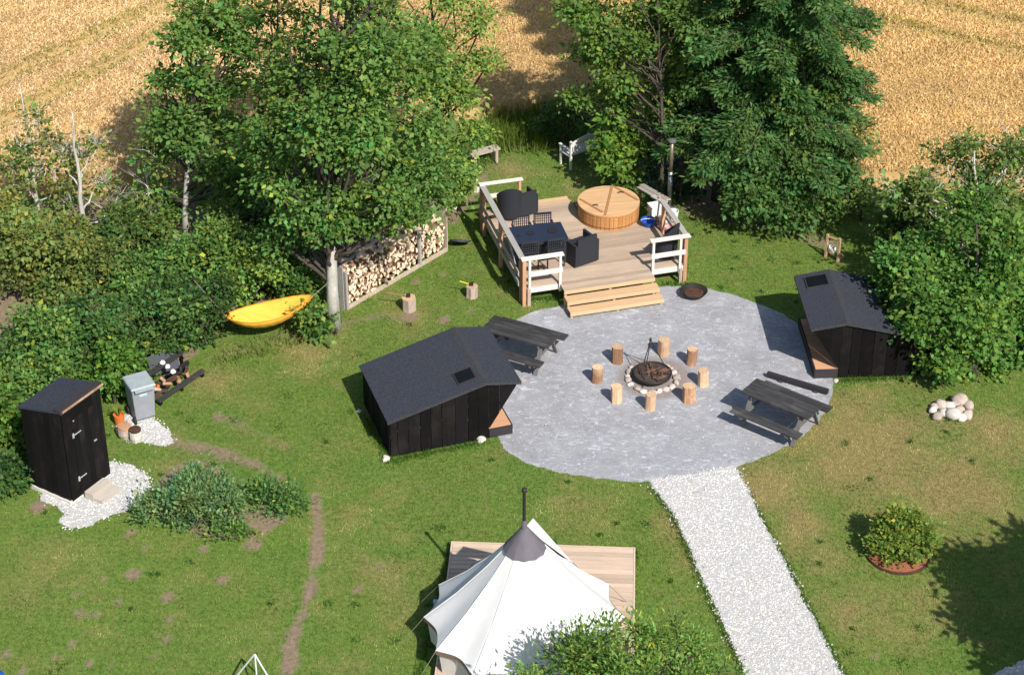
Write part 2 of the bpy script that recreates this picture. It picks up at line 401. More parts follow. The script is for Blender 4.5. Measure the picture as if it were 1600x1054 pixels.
for b in [(640, 495, 16), (695, 500, 12), (400, 815, 34), (375, 825, 20), (430, 805, 22), (395, 850, 14), (300, 760, 60), (330, 810, 40), (435, 780, 30)]:
    dirt = np.maximum(dirt, blob(*b, .4))
dirt = np.maximum(dirt, blob(520, 512, 26) * .8)
left_wood = poly_px([(-60, 330), (230, 300), (520, 360), (500, 470), (440, 490), (330, 525), (290, 570), (200, 600), (150, 600), (20, 640), (0, 770), (-80, 800)])
right_wood = poly_px([(1420, 330), (1700, 250), (1700, 560), (1560, 575), (1480, 560), (1440, 480)])
mid_wood = [tuple(G(*p)[:2]) for p in [(1050, 170), (1380, 230), (1370, 330), (1240, 350), (1110, 330), (1010, 300), (960, 250)]]
for wp in (left_wood, right_wood, mid_wood): dirt = np.maximum(dirt, inside(P + wob[:, None] * 1.5, wp) * .85)
dirt = np.maximum(dirt, np.clip((P[:, 1] - 50.5) / 3, 0, .55) * (vnoise(P, 1.2, 8)))
for pl in (path_poly, patio_poly):   # trodden margin
    pass
dry = np.zeros(len(P))
for b, a in [((1350, 700, 170), 1.0), ((1200, 760, 80), 1.0), ((1480, 760, 140), .9), ((1550, 680, 90), .8), ((1250, 820, 70), .8), ((1330, 960, 60), .6), ((1090, 880, 50), .6), ((1290, 880, 60), .6), ((900, 800, 80), .4), ((340, 600, 60), .55), ((800, 265, 60), .6),
             ((900, 290, 60), .4), ((640, 490, 60), .45), ((480, 540, 90), .5), ((1330, 620, 90), .45), ((60, 900, 80), .35), ((1400, 950, 120), .45), ((600, 900, 120), .3), ((560, 800, 70), .3), ((1060, 820, 50), .7), ((1450, 650, 100), .5)]:
    dry = np.maximum(dry, blob(*b, 1.2) * a)
gv = np.zeros((nx * ny, 3)); gv[:, :2] = P
idx = np.arange(nx * ny).reshape(ny, nx)
gf = np.stack([idx[:-1, :-1].ravel(), idx[:-1, 1:].ravel(), idx[1:, 1:].ravel(), idx[1:, :-1].ravel()], 1)
msk = np.stack([dirt, dry, np.zeros_like(dry)], 1)

def lawn_mat():
    m, n, b = new_mat('lawn_grass')
    at = n.nodes.new('ShaderNodeAttribute'); at.attribute_name = 'col'
    sp = n.nodes.new('ShaderNodeSeparateColor'); n.links.new(at.outputs['Color'], sp.inputs[0])
    pos = n.nodes.new('ShaderNodeNewGeometry').outputs['Position']
    f1 = noise(n, 9.0, 6, 0.7, vec=pos); f2 = noise(n, 1.1, 5, 0.65, vec=pos); f3 = noise(n, 38, 3, 0.6, vec=pos)
    green = ramp(n, f1, [(0.3, (0.065, 0.10, 0.02)), (0.5, (0.115, 0.18, 0.034)), (0.72, (0.18, 0.24, 0.055))])
    dryc = ramp(n, f1, [(0.3, (0.17, 0.135, 0.05)), (0.7, (0.34, 0.25, 0.115))])
    df = math_(n, 'MULTIPLY', math_(n, 'SUBTRACT', math_(n, 'ADD', f2, math_(n, 'MULTIPLY', sp.outputs[1], 0.6)), 0.50, True), 2.6, True)
    df = math_(n, 'MULTIPLY', df, 0.85)
    c = mixc(n, df, green, dryc)
    soil = ramp(n, f1, [(0.3, (0.16, 0.115, 0.075)), (0.7, (0.30, 0.225, 0.155))])
    sf = math_(n, 'MULTIPLY', math_(n, 'SUBTRACT', math_(n, 'ADD', sp.outputs[0], math_(n, 'MULTIPLY', math_(n, 'SUBTRACT', f3, .5), .5)), 0.25, True), 1.8, True)
    c = mixc(n, sf, c, soil)
    n.links.new(c, b.inputs['Base Color']); b.inputs['Roughness'].default_value = 0.9; b.inputs['Specular IOR Level'].default_value = 0.1
    bump(n, b, f3, 0.9, 0.03)
    return m
M['lawn'] = lawn_mat()
def plane(name, x0, x1, y0, y1, z, mat):
    o = MB().add([(x0, y0, z), (x1, y0, z), (x1, y1, z), (x0, y1, z)], [(0, 1, 2, 3)]).build(name, mat); return tag(o, kind='structure')
plane('ground', -600, 600, -300, 900, -0.03, 'lawn')
lawn = np_mesh('lawn', gv, gf, 'lawn', cols=msk); tag(lawn, kind='structure')

def patio_mat():
    m, n, b = new_mat('stone_dust_paving'); pos = n.nodes.new('ShaderNodeNewGeometry').outputs['Position']
    a = noise(n, 1.3, 7, 0.7, vec=pos, dist=0.6); s = noise(n, 3.6, 7, 0.74, vec=pos, dist=1.4, stretch=(1, 1.7, 1)); g = noise(n, 60, 2, 0.6, vec=pos)
    c = ramp(n, a, [(0.3, (0.25, 0.25, 0.262)), (0.55, (0.32, 0.32, 0.34)), (0.75, (0.385, 0.385, 0.405))])
    c = mixc(n, math_(n, 'MULTIPLY', math_(n, 'SUBTRACT', s, 0.53, True), 6, True), c, (0.58, 0.59, 0.64))
    c = mixc(n, math_(n, 'MULTIPLY', math_(n, 'SUBTRACT', 0.44, s, True), 5, True), c, (0.215, 0.20, 0.205))
    # earthy ring round the fire
    vm = n.nodes.new('ShaderNodeVectorMath'); vm.operation = 'DISTANCE'; n.links.new(pos, vm.inputs[0]); vm.inputs[1].default_value = (3.38, 41.35, 0)
    rf = math_(n, 'MULTIPLY', math_(n, 'SUBTRACT', math_(n, 'ADD', 0.86, math_(n, 'MULTIPLY', s, .25)), vm.outputs['Value'], True), 5, True)
    c = mixc(n, math_(n, 'MULTIPLY', rf, .8), c, (0.235, 0.185, 0.165))
    c = mixc(n, 0.22, c, ramp(n, g, [(0.35, (0.1, 0.1, 0.1)), (0.65, (0.6, 0.6, 0.6))]), 'OVERLAY')
    n.links.new(c, b.inputs['Base Color']); b.inputs['Roughness'].default_value = 0.9; bump(n, b, g, 0.5, 0.02)
    return m
M['patio'] = patio_mat()
def sheet(name, poly, z, mat, amp=0.04, seed=1):
    p = rough_poly(poly, amp, 0.1, seed); me = MB(); me.add([(x, y, z) for x, y in p], [tuple(range(len(p)))])
    # depth: a thin skirt
    n = len(p); me.add([(x, y, z) for x, y in p] + [(x, y, -0.02) for x, y in p], [(k, k + n, (k + 1) % n + n, (k + 1) % n) for k in range(n)])
    o = me.build(name, mat); tag(o, kind='structure'); return o
sheet('patio', patio_poly, 0.012, 'patio', 0.03)
M['gravel_bed'] = plain('gravel_bed', (0.55, 0.54, 0.52), (0.40, 0.39, 0.375), 45, rough=0.95, bmp=0.9, bd=0.03)
sheet('gravel_path', path_poly, 0.022, 'gravel_bed', 0.05, 2)
sheet('gravel_pad', outh_gravel, 0.016, 'gravel_bed', 0.06, 3)
sheet('gravel_pad', bin_gravel, 0.016, 'gravel_bed', 0.06, 4)
sheet('gravel_drive', corner_gravel, 0.016, 'gravel_bed', 0.06, 5)

def scatter_in(poly, dens, jitter=0.0):
    a = np.array(poly); lo = a.min(0) - .1; hi = a.max(0) + .1; n = int((hi[0] - lo[0]) * (hi[1] - lo[1]) * dens)
    Q = rg.random((n, 2)) * (hi - lo) + lo
    return Q[inside(Q + rg.normal(0, jitter, Q.shape) if jitter else Q, poly)]
def pebbles(name, poly, dens, size, z=0.02, Q=None, tone=(.42, 1.0)):
    Q = scatter_in(poly, dens, 0.05) if Q is None else Q; n = len(Q)
    base = np.array([(1, 0, 0), (0, 1, 0), (-1, 0, 0), (0, -1, 0), (0, 0, .8), (.55, .5, .45), (-.5, .6, .4), (.5, -.6, .4)])
    base = np.array([(1, 0, 0), (.3, .9, 0), (-.8, .55, 0), (-.75, -.6, 0), (.35, -.95, 0), (.45, .1, .7), (-.35, .3, .75), (-.1, -.45, .65)])
    F = np.array([(0, 1, 5), (1, 6, 5), (1, 2, 6), (2, 3, 7), (2, 7, 6), (3, 4, 7), (4, 5, 7), (4, 0, 5), (5, 6, 7)])
    s = rg.uniform(.5, 1.3, n) * size; a = rg.uniform(0, 6.28, n)
    V = base[None] * s[:, None, None] * rg.uniform(.7, 1.3, (n, 1, 3))
    x = V[:, :, 0] * np.cos(a)[:, None] - V[:, :, 1] * np.sin(a)[:, None]; y = V[:, :, 0] * np.sin(a)[:, None] + V[:, :, 1] * np.cos(a)[:, None]
    V = np.stack([x + Q[:, None, 0], y + Q[:, None, 1], V[:, :, 2] + z - .004], 2).reshape(-1, 3)
    FF = (F[None] + (np.arange(n) * 8)[:, None, None]).reshape(-1, 3)
    t = rg.uniform(*tone, n) ; c = np.stack([t * .70, t * .69, t * .665], 1); c[rg.random(n) < .08] *= [.75, .68, .6]
    o = np_mesh(name, V, FF, 'pebble', cols=np.repeat(c, 8, 0), nside=3); return o
m, n, b = new_mat('pebble'); at = n.nodes.new('ShaderNodeAttribute'); at.attribute_name = 'col'
n.links.new(at.outputs['Color'], b.inputs['Base Color']); b.inputs['Roughness'].default_value = 0.85; M['pebble'] = m
gp = [p for p in path_poly]
tag(pebbles('gravel', gp, 900, 0.020, .022), 'white stone chippings covering the wide path to the round patio', 'gravel', kind='stuff')
tag(pebbles('gravel', outh_gravel, 800, 0.020, .016), 'white stone chippings around the black outhouse', 'gravel', kind='stuff')
tag(pebbles('gravel', bin_gravel, 800, 0.020, .016), 'white stone chippings under the grey wheelie bin', 'gravel', kind='stuff')
tag(pebbles('gravel', corner_gravel, 300, 0.03, .016), 'pale chippings in tree shade at the lower right corner', 'gravel', kind='stuff')

stray = []
for a_, b_ in zip(path_poly, path_poly[1:] + path_poly[:1]):
    stray.append(np.array(a_) + rg.random((18, 1)) * (np.array(b_) - np.array(a_)) + rg.normal(0, .08, (18, 2)))
stray = np.concatenate([q for q in stray]); stray = stray[(stray[:, 1] > 28)]
tag(pebbles('gravel', None, 0, .022, .014, Q=stray), 'loose white chippings kicked out along both edges of the gravel path', 'gravel', kind='stuff')
tag(pebbles('gravel', None, 0, .016, .012, Q=scatter_in(patio_poly, 70), tone=(.15, .75)), 'scattered fine grit and small stones on the grey patio', 'grit', kind='stuff')
# ------------------------------------------------------------------ lawn blades
def sample_grid(Q, A):
    i = np.clip(((Q[:, 0] + 17) / 34 * (nx - 1)).astype(int), 0, nx - 1); j = np.clip(((Q[:, 1] - 28) / 29 * (ny - 1)).astype(int), 0, ny - 1)
    return A.reshape(ny, nx)[j, i]
def blades(name, Q, h, wdt, col, lean=.5, z0=0.0):
    n = len(Q); a = rg.uniform(0, 6.28, n); hh = h * rg.uniform(.5, 1.3, n)
    side = np.stack([np.cos(a), np.sin(a), np.zeros(n)], 1) * wdt[:, None] if isinstance(wdt, np.ndarray) else np.stack([np.cos(a), np.sin(a), np.zeros(n)], 1) * wdt
    b2 = rg.uniform(0, 6.28, n); ln = rg.uniform(0, lean, n) * hh
    tip = np.stack([np.cos(b2) * ln, np.sin(b2) * ln, hh], 1)
    p0 = np.concatenate([Q, np.full((n, 1), z0)], 1)
    V = np.stack([p0 - side, p0 + side, p0 + tip], 1).reshape(-1, 3); F = np.arange(n * 3).reshape(-1, 3)
    return np_mesh(name, V, F, 'leaf', cols=np.repeat(col, 3, 0), nside=3)
lawn_area = poly_px([(-40, 1075), (1640, 1075), (1640, 560), (1420, 380), (1250, 340), (1050, 240), (760, 180), (700, 260), (480, 470), (300, 560), (-40, 640)])
Q = scatter_in(lawn_area, 620)
keep = np.ones(len(Q), bool)
for pl in (patio_poly, path_poly, outh_gravel, bin_gravel, corner_gravel): keep &= ~inside(Q + rg.normal(0, .035, Q.shape), pl)
keep &= rg.random(len(Q)) > sample_grid(Q, dirt) * 1.15
tentpad = [(-1.28, 34.95), (2.58, 34.75), (2.4, 30.2), (-1.9, 30.2)]
deckp = [(0.3, 44.65), (4.3, 45.75), (3.8, 47.9), (3.0, 48.9), (-.8, 48.3)]
for pl in (tentpad, deckp): keep &= ~inside(Q, pl)
Q = Q[keep]
dq = sample_grid(Q, dry); nz = vnoise(Q, 1.3, 21) * .45 + vnoise(Q, 4.5, 22) * .45 + rg.random(len(Q)) * .22
dd = np.clip((nz * 1.2 + dq * .85 - .72) * 1.7, 0, 1)[:, None]
k = rg.uniform(.6, 1.25, len(Q))[:, None] * (.78 + .44 * vnoise(Q, 3.2, 77)[:, None]) * (.88 + .24 * vnoise(Q, .6, 78)[:, None])
lush = np.clip((vnoise(Q, .9, 31) - .45) * 3, 0, 1)[:, None]
cg = np.array([[.168, .250, .045]]) * (1 - lush) + np.array([[.100, .215, .034]]) * lush
col = (cg * (1 - dd) + np.array([[.47, .40, .175]]) * dd) * k
tag(blades('lawn_blades', Q, .045, .009, col, .9), 'short mown grass with dry straw patches', 'grass', kind='stuff')
# lusher unmown fringe by the path, deck and tent platform
def fringe(name, lab, edges, hw, dens, h, colr):
    L = []
    for pts in edges:
        g = [G(*p) for p in pts]
        for i in range(len(g) - 1):
            d = (g[i + 1] - g[i]); n = int(d.length * dens); t = rg.random(n)[:, None]
            L.append(np.array(g[i][:2]) + t * np.array(d[:2]) + rg.normal(0, hw, (n, 2)))
    Q = np.concatenate(L); 
    for pl in (path_poly, patio_poly): Q = Q[~inside(Q + rg.normal(0, .02, Q.shape), pl)]
    c = np.array([colr]) * rg.uniform(.6, 1.3, (len(Q), 1)); return tag(blades(name, Q, h, .008, c, .7), lab, 'grass', kind='stuff')
fringe('grass_fringe', 'longer green grass along the edges of the gravel path', [[(1165, 765), (1195, 822), (1225, 878), (1255, 937), (1290, 1005), (1320, 1060)], [(1015, 755), (1050, 803), (1097, 908), (1165, 1060)]], .06, 260, .10, (.07, .14, .02))
fringe('grass_fringe', 'longer green grass growing around the tent platform and deck posts', [[(708, 848), (655, 1060)], [(990, 860), (975, 990)], [(820, 470), (885, 465)], [(1035, 445), (1065, 445)], [(570, 650), (610, 722), (760, 690)], [(1310, 596), (1440, 588)]], .07, 260, .11, (.065, .145, .02))

# rosettes of broad leaved weeds in the lawn
T_ = scatter_in(lawn_area, .35); T_ = T_[~inside(T_, patio_poly) & ~inside(T_, path_poly) & ~inside(T_, outh_gravel)]
T_ = np.repeat(T_, 34, 0) + rg.normal(0, 1, (len(T_) * 34, 2)) * np.repeat(rg.uniform(.03, .10, (len(T_), 1)), 34, 0)
for pl in (tentpad, deckp, patio_poly, path_poly): T_ = T_[~inside(T_, pl)]
tag(blades('lawn_weeds', T_, .05, .018, np.array([[.06, .135, .025]]) * rg.uniform(.6, 1.4, (len(T_), 1)), 1.2), 'small darker weed rosettes dotted through the mown lawn', 'weeds', kind='stuff')
# ------------------------------------------------------------------ wheat field
TR = [((0, 118), (237, 10)), ((0, 185), (237, 57)), ((1440, 0), (1600, 32)), ((1450, 45), (1600, 78))]
tram = []
for a, bb in TR:
    A = G(*a, .6); B = G(*bb, .6); d = (B - A).normalized(); tram.append((A - d * (3 if a[0] > 100 else 40), B + d * 60))
def fieldd(Q): return np.min([seg_dist(Q, a, b) for a, b in tram], axis=0)
def wheat_ground():
    m, n, b = new_mat('ripe_wheat'); pos = n.nodes.new('ShaderNodeNewGeometry').outputs['Position']
    f = noise(n, 7, 6, .75, vec=pos); g = noise(n, .35, 5, .6, vec=pos); h = noise(n, 40, 3, .6, vec=pos)
    c = ramp(n, f, [(.3, (.50, .32, .13)), (.55, (.62, .42, .19)), (.75, (.70, .50, .26))])
    c = mixc(n, math_(n, 'MULTIPLY', math_(n, 'SUBTRACT', g, .48, True), 3, True), c, (.54, .35, .14))
    n.links.new(c, b.inputs['Base Color']); b.inputs['Roughness'].default_value = .95; b.inputs['Specular IOR Level'].default_value = .05
    hh = math_(n, 'ADD', f, h); bump(n, b, hh, .8, .12); return m
M['wheat_ground'] = wheat_ground()
# raised mass of the crop: a fine grid near, coarse beyond, sunk along the tramlines
fx = np.concatenate([np.linspace(-400, -27, 8), np.linspace(-26, 26, 270), np.linspace(27, 400, 8)])
fy = np.concatenate([np.linspace(49.4, 74, 125), np.linspace(76, 500, 14)])
FX, FY = np.meshgrid(fx, fy); FP = np.stack([FX.ravel(), FY.ravel()], 1)
ex = np.array([p[0] for p in WE]); ey = np.array([p[1] for p in WE])
edge = np.interp(FP[:, 0], ex, ey) + (vnoise(FP, .9, 41) - .5) * .5
ins = np.clip((FP[:, 1] - edge) / .35, 0, 1)
td = fieldd(FP); fz = ins * (.50 + (vnoise(FP, .5, 42) - .5) * .08) * np.clip((td - .06) / .26, .25, 1) - .05 * (1 - ins)
FV = np.concatenate([FP, fz[:, None]], 1); n1, n2 = len(fx), len(fy); idx = np.arange(n1 * n2).reshape(n2, n1)
FF = np.stack([idx[:-1, :-1].ravel(), idx[:-1, 1:].ravel(), idx[1:, 1:].ravel(), idx[1:, :-1].ravel()], 1)
o = np_mesh('wheat_field', FV, FF, 'wheat_ground'); tag(o, kind='structure')
# standing stalks with ears
vis = [(-17.5, 49.5), (17.5, 49.5), (20, 66), (-20, 66)]
Q = scatter_in(vis, 400); e = np.interp(Q[:, 0], ex, ey) + (vnoise(Q, .9, 41) - .5) * .5
Q = Q[(Q[:, 1] > e + .05) & (fieldd(Q) > .10 + rg.random(len(Q)) * .10)]
n = len(Q); h = rg.uniform(.53, .60, n) + (vnoise(Q, .5, 42) - .5) * .1
a = rg.uniform(0, 6.28, n); wd = rg.uniform(.010, .020, n)[:, None]
sd_ = np.stack([np.cos(a), np.sin(a) * .3, np.zeros(n)], 1) * wd
ln = np.stack([rg.normal(.02, .07, n), rg.normal(.02, .07, n), np.zeros(n)], 1)
p0 = np.concatenate([Q, np.full((n, 1), .49)], 1); top = np.concatenate([Q, h[:, None]], 1) + ln
ear = top + np.stack([rg.normal(0, .07, n), rg.normal(0, .07, n), rg.uniform(-.03, .02, n)], 1)
V = np.stack([p0 - sd_ * .4, p0 + sd_ * .4, top + sd_ * 1.3, ear, top - sd_ * 1.3], 1).reshape(-1, 3)
o_ = np.arange(n) * 5
F = np.stack([np.stack([o_, o_ + 2, o_ + 4], 1), np.stack([o_ + 4, o_ + 2, o_ + 3], 1)], 1).reshape(-1, 3)
t = rg.random(n)[:, None]; big = vnoise(Q, .28, 51)[:, None] * .7 + vnoise(Q, 1.5, 52)[:, None] * .3
tint = np.clip((4 - Q[:, :1]) / 14, 0, 1); cc = (1 + tint * np.array([[.10, .16, .42]])) * (np.array([[.64, .405, .15]]) * (1 - t) + np.array([[.82, .58, .33]]) * t) * (.90 + .16 * rg.random((n, 1))) * (.90 + .2 * vnoise(np.stack([Q[:, 0] * .25 - Q[:, 1] * .1, Q[:, 1] * 1.6 - Q[:, 0] * .5], 1), 1.6, 63)[:, None]) * (.88 + .22 * big)
gr = (fieldd(Q) < .42) & (rg.random(n) < .62); cc[gr] *= [.52, .66, .34]
tag(np_mesh('wheat_stalks', V, F, 'leaf', cols=np.repeat(cc, 5, 0), nside=3), 'ripe golden wheat standing in the field behind the trees', 'wheat', kind='stuff')

# ------------------------------------------------------------------ foliage
def leaf_cloud(cl, nrm, per, size, spread, base, var, rngs, aspect=.34, droop=.25, flat=.55, yellow=.04):
    """cl (k,3) clump centres, nrm outward directions; returns verts, faces, cols"""
    k = len(cl); n = k * per
    c = np.repeat(cl, per, 0); o = np.repeat(nrm, per, 0)
    off = rngs.normal(0, 1, (n, 3)) * np.repeat(rngs.uniform(.6, 1.3, (k, 1)), per, 0) * spread; off[:, 2] *= flat
    p = c + off
    d = unit(unit(off + 1e-6) * .8 + o * .5 + rngs.normal(0, .5, (n, 3)) + np.array([0, 0, -droop]))
    up = unit(np.array([[0, 0, 1.0]]) + rngs.normal(0, .42, (n, 3)) + o * .35)
    s = unit(np.cross(d, up)); s_ = size * rngs.uniform(.45, 1.5, (n, 1)) * np.repeat(rngs.uniform(.75, 1.2, (k, 1)), per, 0)
    fold = np.cross(s, d) * s_ * .06
    V = np.stack([p, p + d * s_ * .45 + s * s_ * aspect + fold, p + d * s_, p + d * s_ * .45 - s * s_ * aspect + fold], 1).reshape(-1, 3)
    F = np.arange(n * 4).reshape(-1, 4)
    cv = np.repeat(rngs.uniform(1 - var, 1 + var, (k, 1)), per, 0) * rngs.uniform(.7, 1.35, (n, 1))
    hue = np.repeat(rngs.normal(0, .10, (k, 1)), per, 0)
    col = np.array([base]) * cv; col[:, 0] *= (1 + hue[:, 0] * 1.6); col[:, 2] *= (1 - hue[:, 0] * .6)
    yl = rngs.random(n) < yellow; col[yl] = col[yl] * [1.9, 1.35, .8]
    return V, F, np.repeat(np.clip(col, 0, 1), 4, 0)
def limb(mb, a, b, r0, r1, q, n=6, wob=.08, seg=5):
    a = Vector(a); b = Vector(b); L = (b - a).length; pts = []; rs = []
    for i in range(seg + 1):
        t = i / seg; p = a.lerp(b, t)
        if 0 < i < seg: p += Vector((q.uniform(-1, 1), q.uniform(-1, 1), q.uniform(-.4, 1))) * L * wob
        pts.append(p); rs.append(r0 * (1 - t) + r1 * t)
    mb.tube(pts, rs, n); return pts
def foliage(lobes, dens, spread, rngs, thin=.0, shell=.55):
    """leaf clumps gathered in boughs on the outside of each lobe, with dark gaps between the boughs"""
    cl = []; nr = []; own = []
    for i, (c, r) in enumerate(lobes):
        r = np.array(r if isinstance(r, (tuple, list)) else (r, r, r * .85)); rm = float(r.mean())
        m = max(4, int(5 + 7 * min(rm, 2.0))); rs_ = max(.42 * rm / (1 + .28 * rm), .08)
        u = unit(rngs.normal(0, 1, (m, 3)) + np.array([0, 0, .25])); sc = np.array(c) + u * r * rngs.uniform(.35, 1.0, (m, 1))
        sr = rs_ * rngs.uniform(.65, 1.3, m)
        for a in range(m):
            if rngs.random() < thin: continue
            k = max(2, int(1.55 * dens * (sr[a] ** 2) * 1.9)); v = unit(rngs.normal(0, 1, (k, 3)) + u[a] * .35)
            p = sc[a] + v * sr[a] * np.array([1, 1, .62]) * (.35 + .65 * rngs.random((k, 1)) ** .6)
            cl.append(p); nr.append(unit(v + u[a] * .5)); own += [i] * k
    cl = np.concatenate(cl); nr = np.concatenate(nr); own = np.array(own); kp = np.ones(len(cl), bool)
    for i, (c, r) in enumerate(lobes):
        r = np.array(r if isinstance(r, (tuple, list)) else (r, r, r * .85)); q = np.linalg.norm((cl - np.array(c)) / r, axis=1)
        kp &= ~((own != i) & (q < .62) & (rngs.random(len(cl)) < .88))
    return cl[kp], nr[kp], own[kp]
def tree(name, label, cat, base, lobes, trunk_r, colr, leaf=.14, dens=34, per=26, spread=.30, bark='bark_dark', seed=1, thin=.0, lean=None, aspect=.34, droop=.25, group=None, fork=.45, twigs=.35, shell=.5, yellow=.04, var=.28, flat=.55, bare=0):
    q = random.Random(seed); rs = np.random.default_rng(seed)
    base = Vector(base); t = thing(name, label, cat, base, 0, group)
    L = [(tuple(Vector(c) - base), r) for c, r in lobes]
    cl, nr, own = foliage(L, dens, spread, rs, thin, shell)
    ok = cl[:, 2] > .08; cl, nr, own = cl[ok], nr[ok], own[ok]
    V, F, co = leaf_cloud(cl, nr, per, leaf, spread * .8, colr, var, rs, aspect, droop, flat, yellow)
    V[:, 2] = np.maximum(V[:, 2], .02)
    np_mesh('crown', V, F, 'leaf', t, co)
    mb = MB(); topz = max(c[2] for c, r in L); top = max(L, key=lambda x: x[0][2])[0]
    lean = Vector(lean) if lean else Vector((top[0] * .7, top[1] * .7, topz))
    pts = []; rr = []; S = 8
    for i in range(S + 1):
        f = i / S; p = Vector((lean.x * f ** 1.4, lean.y * f ** 1.4, lean.z * f))
        if 0 < i: p += Vector((q.uniform(-1, 1), q.uniform(-1, 1), 0)) * trunk_r * min(.5, .12 * i)
        if i == 0: p.z -= .03
        pts.append(p); rr.append(trunk_r * (1.35 if i == 0 else 1.0) * (1 - .82 * f))
    mb.tube(pts, rr, 10)
    br = MB()
    for i, (c, r) in enumerate(L):
        c = Vector(c); h = min(max(c.z * fork, .15 * lean.z), lean.z * .9); f = h / max(lean.z, .01)
        a = Vector((lean.x * f ** 1.4, lean.y * f ** 1.4, h)); limb(br, a, c, max(.02, trunk_r * .42 * (1 - f * .5)), trunk_r * .12 + .008, q, 5)
        sel = np.where(own == i)[0]; rs.shuffle(sel)
        for j in sel[:int(len(sel) * twigs)]:
            limb(br, c.lerp(Vector(cl[j]), .1), cl[j], .014 + trunk_r * .04, .006, q, 3, .1, 2)
        for j in range(bare):
            u = Vector((q.uniform(-1, 1), q.uniform(-.6, .6), q.uniform(.2, 1.3))); rad = r if not isinstance(r, (tuple, list)) else r[0]
            e = c + u * rad * 1.3; pp = limb(br, c, e, .02, .006, q, 4, .1, 4)
            for _ in range(3): limb(br, pp[q.randint(1, 3)], e + Vector((q.uniform(-.5, .5), q.uniform(-.3, .3), q.uniform(-.2, .4))), .009, .003, q, 3, .1, 3)
    mb.build('trunk', bark, t, smooth=True); tag(br.build('branches', bark if bare else 'bark_dark', t, smooth=True), kind='stuff')  # limbs of pale barked trees too: dark colour stands in for crown shade
    return t
def lob(Y, spec, brk=0, f=.62, j=.62):
    """spec: list of (px, py, r_px, dY) -> lobes round the upright plane Y"""
    out = []
    if brk:
        q = random.Random(int(Y * 100) + len(spec)); sp2 = []
        for s in spec:
            dy = s[3] if len(s) > 3 else 0
            for k in range(brk):
                a = q.uniform(0, 6.28); d = s[2] * j * q.uniform(.3, 1.2)
                sp2.append((s[0] + d * math.cos(a), s[1] + d * .8 * math.sin(a), s[2] * f * q.uniform(.6, 1.2), dy + q.uniform(-.35, .35)))
        spec = sp2
    for s in spec:
        px, py, r = s[:3]; dy = s[3] if len(s) > 3 else 0
        c = GY(px, py, Y + dy); dist = math.hypot(Y + dy, CAM_H - c.z); rm = r * dist / CAM_F
        c.z = max(c.z, rm * .55); out.append((tuple(c), (rm, rm * .95, rm * .85)))
    return out
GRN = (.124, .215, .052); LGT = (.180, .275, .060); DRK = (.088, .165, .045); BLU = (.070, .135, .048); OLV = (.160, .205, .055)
#__TREES__
# the pale trunked ash in front of the wood pile
tree('broadleaf_tree', 'tall broadleaf tree with a smooth pale trunk beside the stacked firewood', 'tree', G(522, 512), lob(44.3, [(560, 285, 75, 0), (480, 250, 75, .4), (640, 270, 65, 0), (600, 200, 80, .3), (520, 170, 80, .8), (450, 150, 60, 1.2),
     (670, 215, 55, .3), (570, 90, 80, 1), (480, 70, 70, 1.3), (640, 120, 70, .8), (560, 0, 80, 1.3), (640, 20, 60, 1.2), (430, 300, 50, .6), (690, 290, 40, 0), (600, 330, 38, -.4), (540, 345, 30, -.4), (520, -60, 80, 1.6), (600, -100, 70, 1.6), (410, 230, 45, .8), (525, 320, 48, -.8), (500, 355, 30, -.7), (520, 250, 62, -1), (530, 160, 62, -.9), (545, 70, 64, -.7), (600, 300, 48, -1), (455, 320, 42, -.6), (590, 120, 60, -.8), (480, 180, 55, -.5), (560, 215, 50, -1.1), (540, -20, 60, -.3), (650, 320, 40, -.8), (560, 350, 28, -.6), (440, 375, 22, .3), (470, 360, 26, .2)], 3),
     .155, GRN, leaf=.12, dens=36, per=26, spread=.28, bark='bark_pale', seed=3, thin=.22, lean=(.25, .9, 8.3), aspect=.36, fork=.6, twigs=.25, shell=.45)
tree('broadleaf_tree', 'bright yellowish green tree standing behind the right side of the pale trunked one', 'tree', G(690, 300), lob(49.5, [(700, 60, 62, 0), (670, 130, 60, 0), (720, 140, 48, .2), (690, 210, 52, 0), (730, 215, 30, 0), (650, 50, 55, .4), (730, 30, 42, .2), (700, 270, 36, -.6), (655, 260, 42, -.4), (700, -30, 60, .6), (640, -20, 50, .6), (745, 90, 26, 0)], 2),
     .10, LGT, leaf=.118, dens=38, per=26, spread=.25, bark='bark_dark', seed=4, aspect=.28, twigs=.25, shell=.4)
tree('broadleaf_tree', 'airy tree with a bare pale lower trunk standing left of the big tree group', 'tree', G(290, 372), lob(48.3, [(300, 225, 45, 0), (340, 235, 45, 0), (250, 235, 34, 0), (270, 175, 40, .2), (320, 170, 45, 0), (300, 115, 36, .3), (355, 130, 36, .3), (280, 60, 26, .3), (325, 60, 28, .4), (365, 45, 26, .5), (300, 10, 26, .5), (255, 125, 16, .3), (375, 190, 45, .2), (350, 290, 40, 0), (395, 80, 24, .6), (345, -20, 34, .6), (290, 210, 40, -.7), (310, 130, 30, -.6), (330, 260, 36, -.6), (370, 250, 40, -.2), (380, 310, 40, -.2), (300, 60, 26, -.4), (240, 290, 24, 0), (265, 320, 22, -.2), (355, 70, 24, 0), (330, 20, 24, 0), (240, 200, 26, 0)], 2),
     .085, GRN, leaf=.13, dens=32, per=24, spread=.24, bark='bark_pale', seed=5, aspect=.38, twigs=.4, fork=.6, shell=.3, thin=.15)
